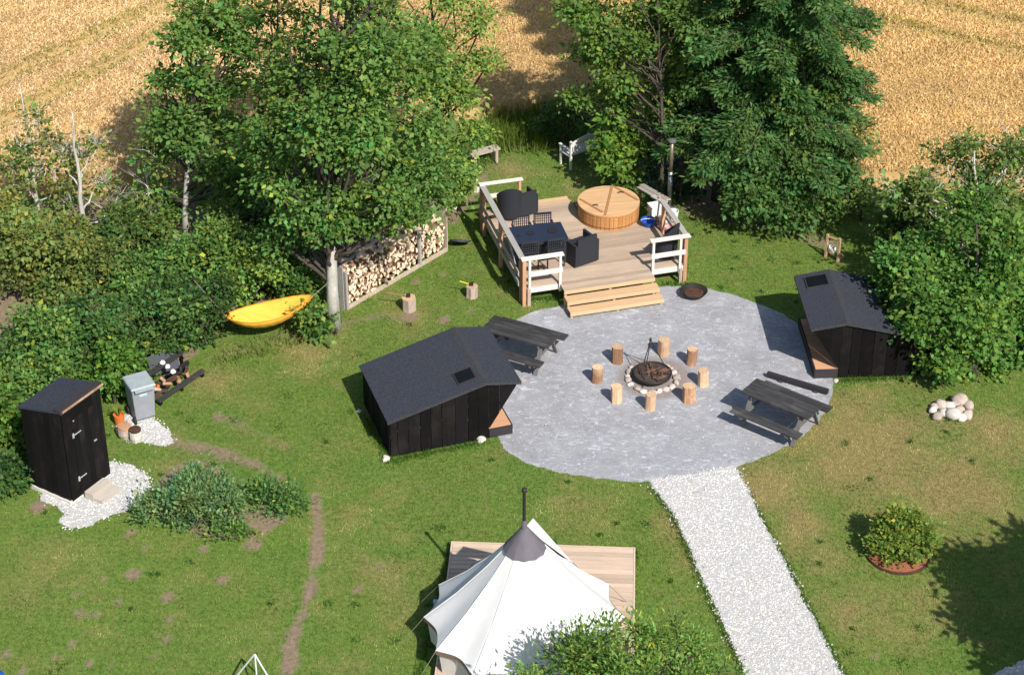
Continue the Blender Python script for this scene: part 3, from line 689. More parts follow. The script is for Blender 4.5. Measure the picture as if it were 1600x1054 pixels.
tree('broadleaf_tree', 'slim tree with a thin straight stem rising behind the airy tree', 'tree', G(440, 330), lob(50.2, [(420, 20, 28, 0), (405, 130, 34, 0), (440, 180, 42, 0), (400, 210, 40, 0), (440, 110, 24, 0), (455, 250, 50, 0), (385, 15, 24, 0), (400, 290, 44, 0), (470, 20, 18, .3), (430, 60, 16, 0), (440, -40, 34, 0)]),
     .07, (.085, .145, .03), leaf=.125, dens=26, per=24, spread=.22, bark='bark_dark', seed=6, aspect=.34, twigs=.4, shell=.3, thin=.2)
for i, (bx, by, sp, s, lab, lean, bare) in enumerate([
    (66, 372, [(60, 190, 15, 0), (35, 235, 22, 0), (110, 250, 20, 0), (20, 260, 22, 0), (75, 225, 18, 0), (35, 290, 28, 0), (100, 290, 22, 0), (60, 270, 24, 0)], 8, 'thin half bare tree with a grey trunk at the far left of the hedge', (-.05, .2, 4.4), 2),
    (136, 388, [(125, 245, 12, 0), (150, 225, 10, 0), (175, 330, 26, 0), (110, 320, 22, 0), (160, 290, 14, 0), (95, 240, 12, 0)], 9, 'nearly bare pale tree with forked white trunk and dead twigs above the hedge', (0, .2, 3.9), 7),
    (240, 365, [(235, 300, 26, 0), (250, 255, 26, 0), (215, 320, 16, 0), (245, 210, 14, .3)], 10, 'small sapling with a thin pale stem between the bare tree and the airy tree', (-.1, .2, 2.6), 1)]):
    tree('half_bare_tree', lab, 'tree', G(bx, by), lob(47.9, sp), (.07, .085, .045)[i], OLV, leaf=.13, dens=22, per=16, spread=.2, bark='bark_pale', seed=s, thin=.25, twigs=.7, lean=lean, bare=bare, fork=.7, shell=.2)
# dark spruce and its neighbours
def spruce(name, label, base, H_, Rb, z0, seed, colr, colr2):
    rs = np.random.default_rng(seed); q = random.Random(seed); t = thing(name, label, 'tree', base)
    tr = MB(); tr.tube([(0, 0, -.05), (0, 0, H_ * .5), (0, 0, H_)], [.17, .1, .02], 8); br = MB(); cl = []; nr = []
    z = z0; lv = 0
    while z < H_:
        f = (z - z0) / (H_ - z0); Rr = Rb * (1 - f) ** .75 + .15; m = max(5, int(8 * (1 - f) + 4)); ph = q.random() * 6.28
        for k in range(m):
            a = ph + 6.283 * k / m + q.uniform(-.25, .25); rr = Rr * q.uniform(.55, 1.22); d = Vector((math.cos(a), math.sin(a), 0)); zz = z + q.uniform(-.2, .2)
            e = d * rr + Vector((0, 0, zz - rr * .12)); mid = d * rr * .5 + Vector((0, 0, zz + .05 * rr))
            br.tube([(0, 0, zz), mid, e], [.03, .02, .008], 4); sd2 = Vector((-d.y, d.x, 0))
            for u in np.arange(.22, 1.04, .13 / max(rr, .4) * .8 + .02):
                wdt = .48 * (1 - u) + .12
                for s_ in (-1, -.4, .4, 1):
                    p = d * rr * u + sd2 * s_ * wdt * rr * .45 * q.uniform(.6, 1.1); p.z = zz + .05 * rr - .26 * rr * u * u * .8 - abs(s_) * .05 + q.uniform(-.04, .04)
                    cl.append(p); nr.append((d + sd2 * s_ * .8).normalized())
        z += .50 + .12 * f; lv += 1
    cl = np.array([tuple(c) for c in cl]); nr = np.array([tuple(c) for c in nr])
    V, F, co = leaf_cloud(cl, nr * 2.2, 22, .15, .10, colr, .34, rs, .17, .15, .35, .02)
    np_mesh('crown', V, F, 'leaf', t, co); tr.build('trunk', 'bark_dark', t, smooth=True); tag(br.build('branches', 'bark_dark', t), kind='stuff')
    return t
spruce('spruce_tree', 'large dark green spruce with drooping layered boughs right of the deck', G(1205, 308), 14.5, 2.45, 2.3, 12, (.085, .165, .05), BLU)
tree('broadleaf_tree', 'mid green leafy tree mingled with the right flank of the spruce', 'tree', G(1270, 345), lob(48.9, [(1250, 200, 34, 0), (1280, 240, 30, 0), (1225, 160, 34, 0), (1240, 90, 30, 0), (1290, 160, 24, 0), (1260, 275, 30, 0), (1300, 280, 18, 0), (1205, 250, 26, -.3)], 2, .75), .06, (.075, .145, .035), leaf=.12, dens=34, per=26, spread=.22, seed=17, twigs=.4)
tree('broadleaf_tree', 'dense dark leafy tree growing against the left side of the spruce', 'tree', G(1120, 312), lob(50.9, [(1115, 50, 55, 0), (1080, 90, 38, 0), (1130, 130, 55, 0), (1110, 190, 34, -.3), (1150, 230, 36, -.3), (1080, 20, 45, .3), (1150, 20, 60, 0), (1165, 180, 45, -.6), (1130, -40, 60, 0), (1100, 130, 40, -.5), (1120, 60, 50, -.6), (1060, 60, 34, 0), (1130, 210, 40, -.6), (1060, 180, 26, 0)], 2, .7),
     .12, DRK, leaf=.13, dens=36, per=28, spread=.25, seed=13, twigs=.25, shell=.45)
tree('broadleaf_tree', 'dark leafed tree filling the foot of the spruce by the lawn edge', 'tree', G(1215, 352), lob(48.3, [(1200, 330, 30, -.3), (1240, 330, 30, -.2), (1160, 320, 26, -.2), (1205, 300, 40, 0), (1170, 290, 38, 0), (1235, 280, 40, 0), (1255, 240, 32, .4), (1150, 265, 26, 0), (1190, 250, 34, .3), (1215, 325, 30, -.3)]),
     .06, DRK, leaf=.125, dens=36, per=28, spread=.22, seed=14, twigs=.25)
tree('broadleaf_tree', 'light green tree with loose foliage between the spruce and the wheat gap', 'tree', G(1033, 322), lob(51.2, [(930, 25, 44, 0), (985, 40, 38, 0), (1000, 105, 40, 0), (925, 90, 32, 0), (950, 150, 34, 0), (890, 10, 26, 0), (1035, 60, 36, 0), (985, 160, 28, 0), (1040, 130, 26, 0), (1010, 0, 44, .4), (905, 155, 18, 0), (960, -30, 44, .3), (1050, 20, 30, .3), (1000, 60, 40, -.4), (960, 80, 34, -.4), (1020, 130, 36, -.4), (1030, 170, 26, -.3), (970, 130, 30, -.4), (935, 50, 34, -.3), (1050, 90, 40, -.5), (1065, 20, 40, -.5), (1040, 170, 24, -.5)], 2),
     .065, (.125, .205, .045), leaf=.13, dens=46, per=26, spread=.24, seed=15, thin=.05, twigs=.4, fork=.75, lean=(-.25, .9, 5.6), shell=.3)
tree('leafy_shrub', 'bright green bushy shrub growing beside the white garden bench', 'shrub', G(968, 282), lob(50.8, [(962, 200, 26, 0), (975, 225, 28, -.2), (955, 240, 26, -.4), (975, 258, 22, -.5), (945, 262, 16, -.5), (985, 210, 18, 0), (955, 175, 16, .2)]),
     .035, (.12, .21, .035), leaf=.15, dens=40, per=20, spread=.2, seed=16, twigs=.4, aspect=.4)
for i, (bx, by, sp, cc, lab) in enumerate([
    (1062, 318, [(1050, 255, 26, .2), (1078, 285, 22, 0), (1062, 215, 32, .3), (1085, 240, 26, .2), (1030, 190, 26, .6), (1000, 240, 26, .8), (1020, 275, 24, .5), (1045, 300, 18, .3), (1085, 200, 30, .6), (1095, 260, 26, .3), (1075, 160, 30, .8)], (.04, .08, .024), 'added bush behind the stove pipe with shade painted into its dark leaves'),  # added to darken the hollow, shade put into its leaf colour
    (1270, 350, [(1250, 320, 30, 0), (1285, 325, 32, 0), (1262, 345, 20, -.2), (1235, 335, 22, 0)], DRK, 'dark round bush at the lawn edge right of the spruce'),
    (1345, 345, [(1320, 310, 34, 0), (1350, 305, 30, 0), (1300, 325, 26, 0), (1358, 330, 18, 0)], GRN, 'mid green bush left of the golden wheat corner'),
    (1330, 310, [(1300, 250, 16, 0), (1330, 225, 20, 0), (1345, 205, 14, 0), (1295, 210, 18, 0), (1350, 240, 14, 0), (1315, 275, 20, 0), (1285, 180, 14, 0)], OLV, 'sparse twiggy bush poking up against the wheat beside the spruce'),
    (885, 228, [(870, 175, 20, .2), (895, 165, 20, 0), (915, 185, 24, 0), (855, 195, 18, 0), (925, 160, 18, .2)], (.06, .12, .03), 'low leafy bush at the wheat edge behind the white bench')]):
    tree('hedge_bush', lab, 'bush', G(bx, by), lob(G(bx, by).y + .2, sp), .035, cc, leaf=.11, dens=36, per=24, spread=.2, seed=20 + i, twigs=.5, thin=.35 if i == 3 else 0, bare=2 if i == 3 else 0, group='bushes along the wheat field on the right')
# right hand group
tree('broadleaf_tree', 'bright green tree whose lowest boughs hang over the right shelter roof', 'tree', G(1520, 585), lob(42.8, [(1430, 500, 42, 0), (1475, 470, 50, 0), (1530, 500, 56, -.2), (1580, 470, 56, 0), (1500, 410, 50, .3), (1440, 440, 38, .2), (1405, 470, 24, .1), (1560, 400, 52, .4), (1485, 535, 34, -.2), (1560, 540, 40, -.3), (1610, 520, 50, -.2), (1430, 385, 34, .6), (1620, 400, 60, .3), (1400, 415, 24, .5), (1460, 545, 30, -.4), (1505, 565, 28, -.5), (1550, 565, 34, -.5), (1595, 560, 42, -.4), (1420, 465, 34, -.3), (1490, 500, 46, -.7), (1550, 440, 50, -.6), (1470, 430, 44, -.3), (1445, 535, 26, -.3), (1590, 390, 50, 0), (1510, 350, 44, .5), (1600, 480, 50, -.6), (1395, 440, 24, .2), (1425, 440, 38, -.2), (1438, 500, 34, -.9), (1455, 545, 26, -1.0), (1410, 415, 30, .3), (1455, 470, 40, -.6), (1530, 580, 28, -.9), (1490, 575, 22, -.9), (1570, 580, 30, -.9), (1515, 545, 36, -1.0), (1462, 555, 26, -1.7), (1455, 515, 30, -1.5), (1475, 570, 22, -1.7), (1520, 530, 40, -1.3), (1480, 480, 40, -1.2), (1545, 500, 44, -1.2), (1440, 455, 32, -.9)], 2, .78),
     .10, (.11, .215, .045), leaf=.122, dens=50, per=30, spread=.22, seed=31, aspect=.38, twigs=.25, shell=.45)
tree('broadleaf_tree', 'taller dull green tree with pale forked branches at the right edge of the picture', 'tree', G(1525, 440), lob(46.6, [(1490, 330, 48, 0), (1540, 340, 46, 0), (1450, 320, 38, 0), (1510, 270, 46, .2), (1560, 270, 44, .2), (1590, 220, 40, .3), (1430, 280, 26, .3), (1480, 250, 26, .4), (1600, 320, 50, 0), (1570, 370, 46, -.3), (1640, 260, 60, 0), (1405, 320, 30, .4), (1515, 225, 18, .4), (1390, 350, 24, .6), (1460, 300, 40, -.5), (1530, 310, 46, -.5), (1580, 320, 46, -.4), (1480, 360, 44, -.6), (1600, 240, 44, 0), (1420, 310, 34, -.2)], 2, .7),
     .09, (.125, .19, .05), leaf=.12, dens=32, per=24, spread=.22, bark='bark_pale', seed=32, thin=.15, twigs=.5, bare=1, shell=.35)
for i, (bx, by, sp, cc, lab) in enumerate([
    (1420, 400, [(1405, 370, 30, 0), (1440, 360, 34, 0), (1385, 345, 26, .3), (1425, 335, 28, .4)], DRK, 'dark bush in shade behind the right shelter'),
    (1465, 420, [(1470, 380, 34, 0), (1500, 370, 36, 0), (1450, 350, 26, 0)], GRN, 'green bush right of the shaded one behind the right shelter'),
    (1590, 470, [(1580, 420, 40, 0), (1620, 400, 50, 0), (1600, 360, 40, 0)], GRN, 'bush at the right picture edge under the tall dull green tree')]):
    tree('hedge_bush', lab, 'bush', G(bx, by), lob(G(bx, by).y + .3, sp), .04, cc, leaf=.115, dens=34, per=24, spread=.2, seed=40 + i, twigs=.4, group='bushes behind the right shelter')
# hedge on the left
HB = [(-30, 420, [(-20, 345, 45, 0), (10, 330, 36, 0), (30, 350, 36, 0)], OLV, 'olive bush at the left picture edge against the wheat'),
      (80, 400, [(70, 350, 40, 0), (110, 350, 34, 0), (50, 370, 36, 0)], OLV, 'olive bush against the wheat between the two bare trees'),
      (180, 400, [(170, 350, 38, 0), (200, 345, 34, 0), (225, 360, 34, 0)], (.085, .14, .035), 'green bush against the wheat right of the nearly bare pale tree'),
      (270, 400, [(245, 380, 30, 0), (350, 340, 34, .2), (325, 360, 26, 0)], GRN, 'bush against the wheat behind the airy tree'),
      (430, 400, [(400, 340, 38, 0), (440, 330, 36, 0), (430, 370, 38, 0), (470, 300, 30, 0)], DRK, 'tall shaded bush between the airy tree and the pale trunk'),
      (30, 470, [(20, 400, 50, 0), (60, 410, 45, 0), (0, 360, 40, .3), (40, 350, 36, .4)], OLV, 'olive tinted bush at the far left edge below the thin half bare tree'),
      (120, 470, [(110, 410, 50, 0), (150, 430, 40, 0), (100, 370, 36, .4), (170, 390, 36, .3)], OLV, 'olive green bush under the nearly bare pale tree'),
      (235, 470, [(220, 410, 40, 0), (250, 440, 44, 0), (200, 440, 36, 0), (270, 405, 30, .2)], GRN, 'mid green bush between the bare tree and the airy tree'),
      (330, 450, [(310, 400, 42, 0), (350, 395, 42, 0), (345, 365, 32, .3), (290, 395, 26, .3), (380, 370, 34, .3)], GRN, 'bush around the foot of the airy tree'),
      (400, 480, [(385, 420, 42, 0), (420, 430, 40, 0), (370, 455, 32, -.2), (400, 395, 30, .2)], LGT, 'bright yellow green bush directly behind the hammock'),
      (465, 480, [(450, 420, 36, 0), (480, 425, 34, 0), (450, 385, 30, .3), (470, 455, 26, -.1)], (.095, .17, .035), 'light green bush between the hammock and the pale trunk'),
      (40, 590, [(30, 520, 48, 0), (70, 500, 46, 0), (10, 560, 36, -.1), (90, 540, 40, 0)], GRN, 'large bush at the left edge above the outhouse roof'),
      (140, 590, [(140, 520, 46, 0), (170, 490, 40, .2), (120, 560, 36, 0), (190, 540, 42, 0), (110, 490, 36, .3)], DRK, 'deep green bush directly behind the outhouse'),
      (240, 570, [(240, 500, 46, 0), (270, 520, 42, 0), (215, 470, 36, .3), (290, 490, 40, .1), (255, 530, 24, .1)], DRK, 'deep green bush behind the black log rack'),
      (320, 540, [(310, 470, 40, 0), (335, 500, 32, 0), (290, 450, 32, .2), (300, 520, 32, 0), (345, 455, 28, .2)], (.055, .11, .03), 'bluish green bush at the left end of the hammock'),
      (180, 630, [(170, 590, 34, 0), (200, 580, 34, 0), (185, 560, 28, .1), (150, 600, 24, 0)], (.09, .18, .03), 'bright green bush right behind the grey wheelie bin'),
      (15, 700, [(10, 650, 36, 0), (0, 620, 34, 0), (20, 690, 24, 0), (-15, 700, 30, 0)], (.09, .17, .03), 'bright green bush on the left side of the outhouse'),
      (5, 760, [(5, 735, 24, 0), (-20, 740, 24, 0)], (.06, .13, .035), 'small low bush at the left picture edge beside the outhouse foot'),
      (60, 640, [(60, 580, 36, 0), (20, 590, 34, 0), (90, 575, 30, .2)], GRN, 'bush leaning on the back corner of the outhouse'),
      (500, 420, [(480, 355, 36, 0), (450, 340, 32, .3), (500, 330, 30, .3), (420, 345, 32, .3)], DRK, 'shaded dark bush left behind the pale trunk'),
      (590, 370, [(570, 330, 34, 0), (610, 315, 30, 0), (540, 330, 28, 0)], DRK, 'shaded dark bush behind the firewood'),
      (690, 330, [(680, 300, 26, 0), (700, 280, 24, .2), (660, 310, 24, 0), (720, 262, 18, .2)], LGT, 'leafy bush between the firewood and the grey plank bench'),
      (455, 530, [(487, 490, 13, 0), (495, 505, 11, 0)], GRN, 'small clump of leaves at the foot of the pale trunk beside the hammock')]
for i, (bx, by, sp, cc, lab) in enumerate(HB):
    g = G(bx, by)
    if i not in (22, 14, 13, 15, 9): sp = sp + [(q_[0] + 8, q_[1] + q_[2] * .75, q_[2] * .85, -.25) for q_ in sp]
    tree('hedge_bush', lab, 'bush', g if i != 22 else G(490, 518), lob(g.y + .3, sp, 2, .72, .5), .04, cc, leaf=.112, dens=34, per=30, spread=.20, seed=60 + i, var=.38, twigs=.3, group='bushes of the hedge on the left', aspect=.36, yellow=.06)
# foreground crown and the tree beyond the frame whose shade falls on the lawn
tree('broadleaf_tree', 'feathery light green treetop in front of the tent at the bottom edge', 'tree', (2.0, 28.7, 0), [((1.1, 28.7, 2.2), (.8, .7, .6)), ((2.0, 28.7, 2.4), (.9, .7, .65)), ((2.9, 28.7, 2.25), (.85, .7, .6)), ((1.7, 28.8, 2.85), (.3, .25, .5)), ((2.55, 28.9, 2.75), (.4, .35, .5)), ((2.1, 28.8, 2.95), (.22, .2, .4)), ((.35, 28.6, 2.0), (.55, .5, .45)), ((3.6, 28.6, 2.0), (.55, .5, .45)), ((1.3, 28.8, 2.65), (.25, .25, .4)), ((3.0, 28.9, 2.65), (.3, .3, .4)), ((2.0, 28.4, 1.7), (1.6, .8, .6))],
     .06, (.15, .25, .06), leaf=.10, dens=78, per=28, spread=.17, seed=90, aspect=.19, twigs=.5, droop=-.35, shell=.3, yellow=.10, flat=1.3, var=.4, thin=.12)
tree('broadleaf_tree', 'leafy tree just outside the right edge whose shade falls across the lawn', 'tree', (13.4, 29.0, 0), [((13.4, 29.2, 3.9), (1.7, 1.6, 1.3)), ((12.3, 29.4, 4.3), (1.2, 1.2, 1.0)), ((12.2, 28.2, 3.6), (1.1, 1.2, 1.0)), ((12.6, 30.2, 3.9), (1.2, 1.1, 1.0)), ((12.9, 29.2, 3.4), (1.3, 1.3, 1.0)), ((14.3, 29.8, 4.0), (1.5, 1.5, 1.3)), ((13.6, 28.6, 5.0), (1.2, 1.2, 1.1)), ((13.0, 30.0, 3.2), (1.0, 1.0, .8)), ((14.6, 28.4, 3.4), (1.3, 1.3, 1.1))],
     .14, GRN, leaf=.18, dens=46, per=26, spread=.28, seed=91, twigs=.2)

# tall weeds at the meadow corner, reeds of grass by the hedge foot
def weeds(lab, pts, dens, h, colr, wd=.014):
    Q = scatter_in(poly_px(pts), dens, .15); c = np.array([colr]) * rg.uniform(.55, 1.35, (len(Q), 1)); tag(blades('tall_grass', Q, h, wd, c, .6), lab, 'grass', kind='stuff')
weeds('tall yellow green meadow grass between the plank bench and the wheat', [(750, 225), (760, 180), (850, 165), (905, 200), (890, 228), (830, 240), (780, 232)], 420, .42, (.13, .18, .03))
weeds('tall yellow green meadow grass between the plank bench and the wheat', [(700, 260), (745, 215), (800, 228), (760, 262), (715, 285)], 260, .34, (.10, .17, .03))
weeds('straggly brown and green undergrowth along the hedge foot', [(330, 560), (440, 520), (500, 500), (530, 520), (460, 540), (345, 575)], 160, .2, (.16, .17, .05))
weeds('straggly brown and green undergrowth below the spruce', [(1090, 325), (1180, 345), (1290, 360), (1290, 380), (1180, 368), (1080, 345)], 120, .18, (.12, .15, .04))

# herb bed and ringed shrub
for i, (bx, by, sp, cc, lab) in enumerate([
    (300, 825, [(280, 795, 40, .3), (325, 790, 42, .3), (240, 790, 26, .2), (300, 765, 34, .3), (350, 765, 28, .3), (255, 790, 30, 0), (300, 775, 34, 0), (345, 780, 32, 0), (270, 815, 28, -.1), (325, 820, 30, -.1), (235, 800, 18, 0), (365, 800, 20, 0)], (.15, .25, .10), 'large bluish green herb patch in the bed right of the outhouse'),
    (435, 800, [(415, 765, 22, 0), (440, 762, 24, 0), (460, 780, 20, 0), (425, 785, 20, -.1), (450, 795, 16, -.1)], (.12, .225, .065), 'smaller dark green plant clump at the right end of the herb bed'),
    (350, 845, [(335, 838, 14, 0), (370, 835, 14, 0), (395, 845, 9, 0)], (.16, .25, .05), 'low yellow green weeds at the front of the herb bed')]):
    tree('herb_patch', lab, 'plants', G(bx, by), lob(G(bx, by).y + .15, sp), .012, cc, leaf=.088, dens=105, per=24, spread=.13, seed=100 + i, twigs=.5, aspect=.22, droop=-.55, flat=.9, shell=.3)
c = G(1403, 866)
ring = thing('planting_ring', 'low rusty round bed edging filled with orange mulch', 'flower bed', c)
MB().lathe([(.68, -.02), (.68, .065), (.655, .065), (.655, .0)], 40, cap=False).build('edging', 'rusty', ring)
MB().lathe([(.65, .03), (.4, .055), (.1, .06)], 28, jit=.01).build('mulch', 'mulch', ring)
tree('garden_shrub', 'round dense yellow green shrub in the mulched ring on the lawn', 'shrub', (c.x, c.y, .05), lob(c.y + .1, [(1378, 838, 26, 0), (1412, 832, 30, 0), (1438, 838, 25, 0), (1395, 852, 24, -.15), (1428, 850, 24, -.15), (1368, 848, 18, 0), (1448, 850, 15, 0), (1385, 864, 17, -.25), (1420, 866, 15, -.25), (1365, 860, 12, 0), (1440, 862, 13, 0), (1408, 818, 20, .1), (1400, 806, 12, .1), (1425, 810, 10, .1), (1385, 822, 17, .1), (1436, 822, 15, .1)]),
     .05, (.18, .245, .05), leaf=.072, dens=170, per=26, spread=.10, seed=110, aspect=.4, twigs=.6, fork=.2, bark='bark_pale', lean=(.05, .05, .5), droop=-.2)

# ------------------------------------------------------------------ wooden deck
def local(o, rz, p):
    d = Vector((p[0] - o[0], p[1] - o[1])); c, s = math.cos(rz), math.sin(rz); return (d.x * c + d.y * s, -d.x * s + d.y * c)
DO = (.28, 44.62); DR = R(15.6)
def DW(u, v, z=0.5): return Vector((DO[0] + u * math.cos(DR) - v * math.sin(DR), DO[1] + u * math.sin(DR) + v * math.cos(DR), z))
deck = thing('deck', 'raised weathered timber deck with railings and steps carrying the hot tub', 'deck', (DO[0], DO[1], 0), DR)
DZ = .50; bw = .142; v = 0.0; i = 0
while v < 3.84:
    x1 = 4.2 if v < 2.3 else (3.75 if v < 3.1 else 2.42)
    mb = MB().b2(0, x1, v, v + bw - .013, DZ - .028, DZ + rnd.uniform(-.002, .002))
    o = mb.build('plank', 'deck', deck); v += bw; i += 1
v = -.43
while v < -.01:
    MB().b2(.93, 3.30, v, v + bw - .006, DZ - .028, DZ).build('plank', 'deck', deck); v += bw
for k in range(2): MB().b2(1.35, 2.38, 3.845 + k * .15, 3.985 + k * .15, DZ - .03, DZ + .012).build('plank', 'deck_new', deck)
# fascia, joists
MB().b2(.02, .93, -.03, -.002, DZ - .17, DZ - .032).build('fascia', 'white_wood', deck); MB().b2(3.32, 4.2, -.03, -.002, DZ - .17, DZ - .032).build('fascia', 'white_wood', deck)
MB().b2(-.03, -.002, 0, 3.84, DZ - .17, DZ - .032).build('fascia', 'grey_wood', deck); MB().b2(4.202, 4.23, 0, 2.3, DZ - .17, DZ - .032).build('fascia', 'grey_wood', deck)
jb = MB()
for u in (.1, .9, 1.7, 2.5, 3.3, 4.1): jb.b2(u, u + .045, .02, 2.2 if u > 4 else 3.0 if u > 2.6 else 3.8, DZ - .16, DZ - .03)
jb.build('joists', 'deck', deck)
# steps: front lip and two open treads on little posts
for k, (vf, z, u0, u1) in enumerate([(-.43, DZ, .93, 3.30), (-.70, .34, .93, 3.34), (-.97, .185, .93, 3.36)]):
    if k: MB().b2(u0, u1, vf - .0, vf + .28, z - .035, z).build('tread', 'deck_new', deck)
    MB().b2(u0, u1, vf - .022, vf - .001, z - .095, z - .004 if k == 0 else z).build('riser', 'deck_new', deck)
    for uu in (u0 + .02, (u0 + u1) / 2, u1 - .08):
        MB().b2(uu, uu + .06, vf + .03, vf + .09, 0, z - .036).build('step_post', 'deck_new', deck)
RZ = 1.35
def post(u, v, z1=RZ - .03, m='post', s=.09, z0=-.02): return MB().b2(u - s / 2, u + s / 2, v - s / 2, v + s / 2, z0, z1).build('post', m, deck)
for (u, v) in [(0.0, -.06), (.0, .17), (-.06, 1.9), (-.06, 3.55), (-.06, 3.78), (4.24, .0), (4.24, .22), (4.24, 1.7)]: post(u, v)
for (u, v) in [(.14, -.07), (.93, -.07), (3.36, -.07), (4.08, -.07)]: post(u, v, s=.06, m='white_wood', z0=.3)
post(1.0, 3.88, s=.07); post(.12, -.075, 0.5, s=.08, m='log_grey'); post(4.1, -.09, 0.45, s=.08, m='log_grey')
# rails
MB().b2(-.10, .05, .05, 3.93, RZ - .03, RZ).build('top_rail', 'grey_wood', deck)
MB().b2(-.07, 1.02, -.12, .04, RZ - .028, RZ + .004).build('top_rail', 'white_wood', deck)
MB().b2(3.28, 4.33, -.12, .04, RZ - .028, RZ + .004).build('top_rail', 'white_wood', deck)
MB().b2(-.10, 1.08, 3.80, 3.94, RZ + .002, RZ + .03).build('top_rail', 'white_wood', deck)
MB().b2(4.17, 4.31, .05, 1.85, RZ - .03, RZ).build('top_rail', 'grey_wood', deck)
MB().beam((4.24, 1.80, RZ - .015), (4.08, 2.15, RZ - .013), .14, .028).build('top_rail', 'grey_wood', deck)
for z in (.93,):
    MB().b2(.10, .98, -.125, -.102, z - .07, z + .06).build('mid_rail', 'white_wood', deck)
    MB().b2(3.30, 4.20, -.125, -.102, z - .07, z + .06).build('mid_rail', 'white_wood', deck)
MB().b2(-.135, -.112, 0, 3.85, .86, .99).build('mid_rail', 'grey_wood', deck)
MB().b2(-.135, -.112, 0, 3.85, .56, .70).build('mid_rail', 'grey_wood', deck)
MB().b2(.0, 1.05, 3.93, 3.952, .88, 1.0).build('mid_rail', 'white_wood', deck)
MB().b2(4.29, 4.312, .1, 1.8, .86, .98).build('mid_rail', 'grey_wood', deck)
MB().beam((-.05, .25, .55), (-.05, 1.2, 1.28), .04, .09).build('brace', 'grey_wood', deck)
MB().beam((-.05, 3.5, .55), (-.05, 2.3, 1.28), .04, .09).build('brace', 'post', deck)
# grey boards behind the tub
p0, p1 = G(1040, 316, .9), G(998, 292, .62)
ob = thing('plank_walkway', 'silvery grey board ramp leading off behind the hot tub', 'boards', p0)
for k in range(2):
    off = Vector((.08, .13, 0)) * (k * 1.0)
    MB().beam(off, (p1 - p0) + off, .15, .03).build('board', 'grey_wood_x', ob)
MB().beam((0, .0, -.02), (0, 0, -.9), .07, .07).build('support', 'post', ob); MB().beam((p1 - p0) + Vector((.05, .05, -.02)), (p1 - p0) + Vector((.05, .05, -.62)), .07, .07).build('support', 'post', ob)

# ------------------------------------------------------------------ hot tub
tc = G(951, 314.5, .93); tub = thing('hot_tub', 'round wooden hot tub with orange staves and a closed board lid', 'hot tub', (tc.x, tc.y, DZ), DR * .5)
TR_ = .80; nst = 44
sm = []
for k in range(nst):
    a0 = 2 * math.pi * k / nst + .006; a1 = 2 * math.pi * (k + 1) / nst - .006; am = (a0 + a1) / 2
    r0, r1 = TR_ - .045, TR_
    poly = [(r0 * math.cos(a0), r0 * math.sin(a0)), (r1 * math.cos(a0), r1 * math.sin(a0)), (r1 * 1.004 * math.cos(am), r1 * 1.004 * math.sin(am)), (r1 * math.cos(a1), r1 * math.sin(a1)), (r0 * math.cos(a1), r0 * math.sin(a1))]
    MB().prism(poly, .003, .40).build('stave', 'tub_side', tub)
MB().lathe([(TR_ - .05, .003), (TR_ - .05, .3)], 32, cap=True).build('liner', 'tub_side', tub)
for z in (.07, .30): MB().lathe([(TR_ + .004, z - .009), (TR_ + .009, z), (TR_ + .004, z + .009)], 48, cap=False).build('hoop', 'black_metal' if z < .1 else 'tub_batten', tub)
MB().lathe([(TR_ + .012, .385), (TR_ + .012, .418), (TR_ - .05, .418)], 56, cap=False).build('rim', 'tub_side', tub)
# lid boards clipped to the circle
lr = TR_ + .01; bwid = .098; y = -lr
while y < lr:
    y2 = min(y + bwid - .004, lr); xs = []
    for yy in (y, (y + y2) / 2, y2): xs.append(math.sqrt(max(lr * lr - yy * yy, 0)))
    poly = [(-xs[0], y), (xs[0], y), (xs[1], (y + y2) / 2), (xs[2], y2), (-xs[2], y2), (-xs[1], (y + y2) / 2)]
    if y2 - y > .02: MB().prism(poly, .42, .447 + rnd.uniform(0, .002)).build('lid_board', 'tub_lid', tub)
    y += bwid
def tl(px, py): q = local((tc.x, tc.y), DR * .5, G(px, py, .95)); return Vector((q[0], q[1], .458))
for a, bb in (((956.5, 291), (945.5, 337)), ((906, 311), (942, 332)), ((960, 292), (997, 313))):
    MB().beam(tl(*a), tl(*bb), .06, .018).build('batten', 'tub_batten', tub)
for q_ in ((930, 322), (970, 302)):
    h = tl(*q_); MB().tube([h + Vector((-.07, 0, 0)), h + Vector((-.06, 0, .04)), h + Vector((.06, 0, .04)), h + Vector((.07, 0, 0))], .012, 6).build('handle', 'black_metal', tub)
# stove pipe of the tub
pb = G(1045.5, 322, .45); sp = thing('stove_pipe', 'tall steel stove pipe with flat cap behind the right railing', 'stove pipe', (pb.x, pb.y, 0))
def zat(py): return GY(1046, py, pb.y).z
MB().tube([(0, 0, .42), (0, 0, zat(268))], .062, 14).build('lower_pipe', 'steel', sp, True)
MB().tube([(0, 0, zat(268)), (0, 0, zat(222))], .05, 14).build('upper_pipe', 'pipe_steel', sp, True)
MB().lathe([(.11, 0), (.11, .045), (.01, .08)], 16, c=(0, 0, zat(221))).build('cap', 'steel', sp)
MB().lathe([(.2, 0), (.22, .1), (.22, .38), (.06, .44)], 18).build('stove_body', 'steel', sp)

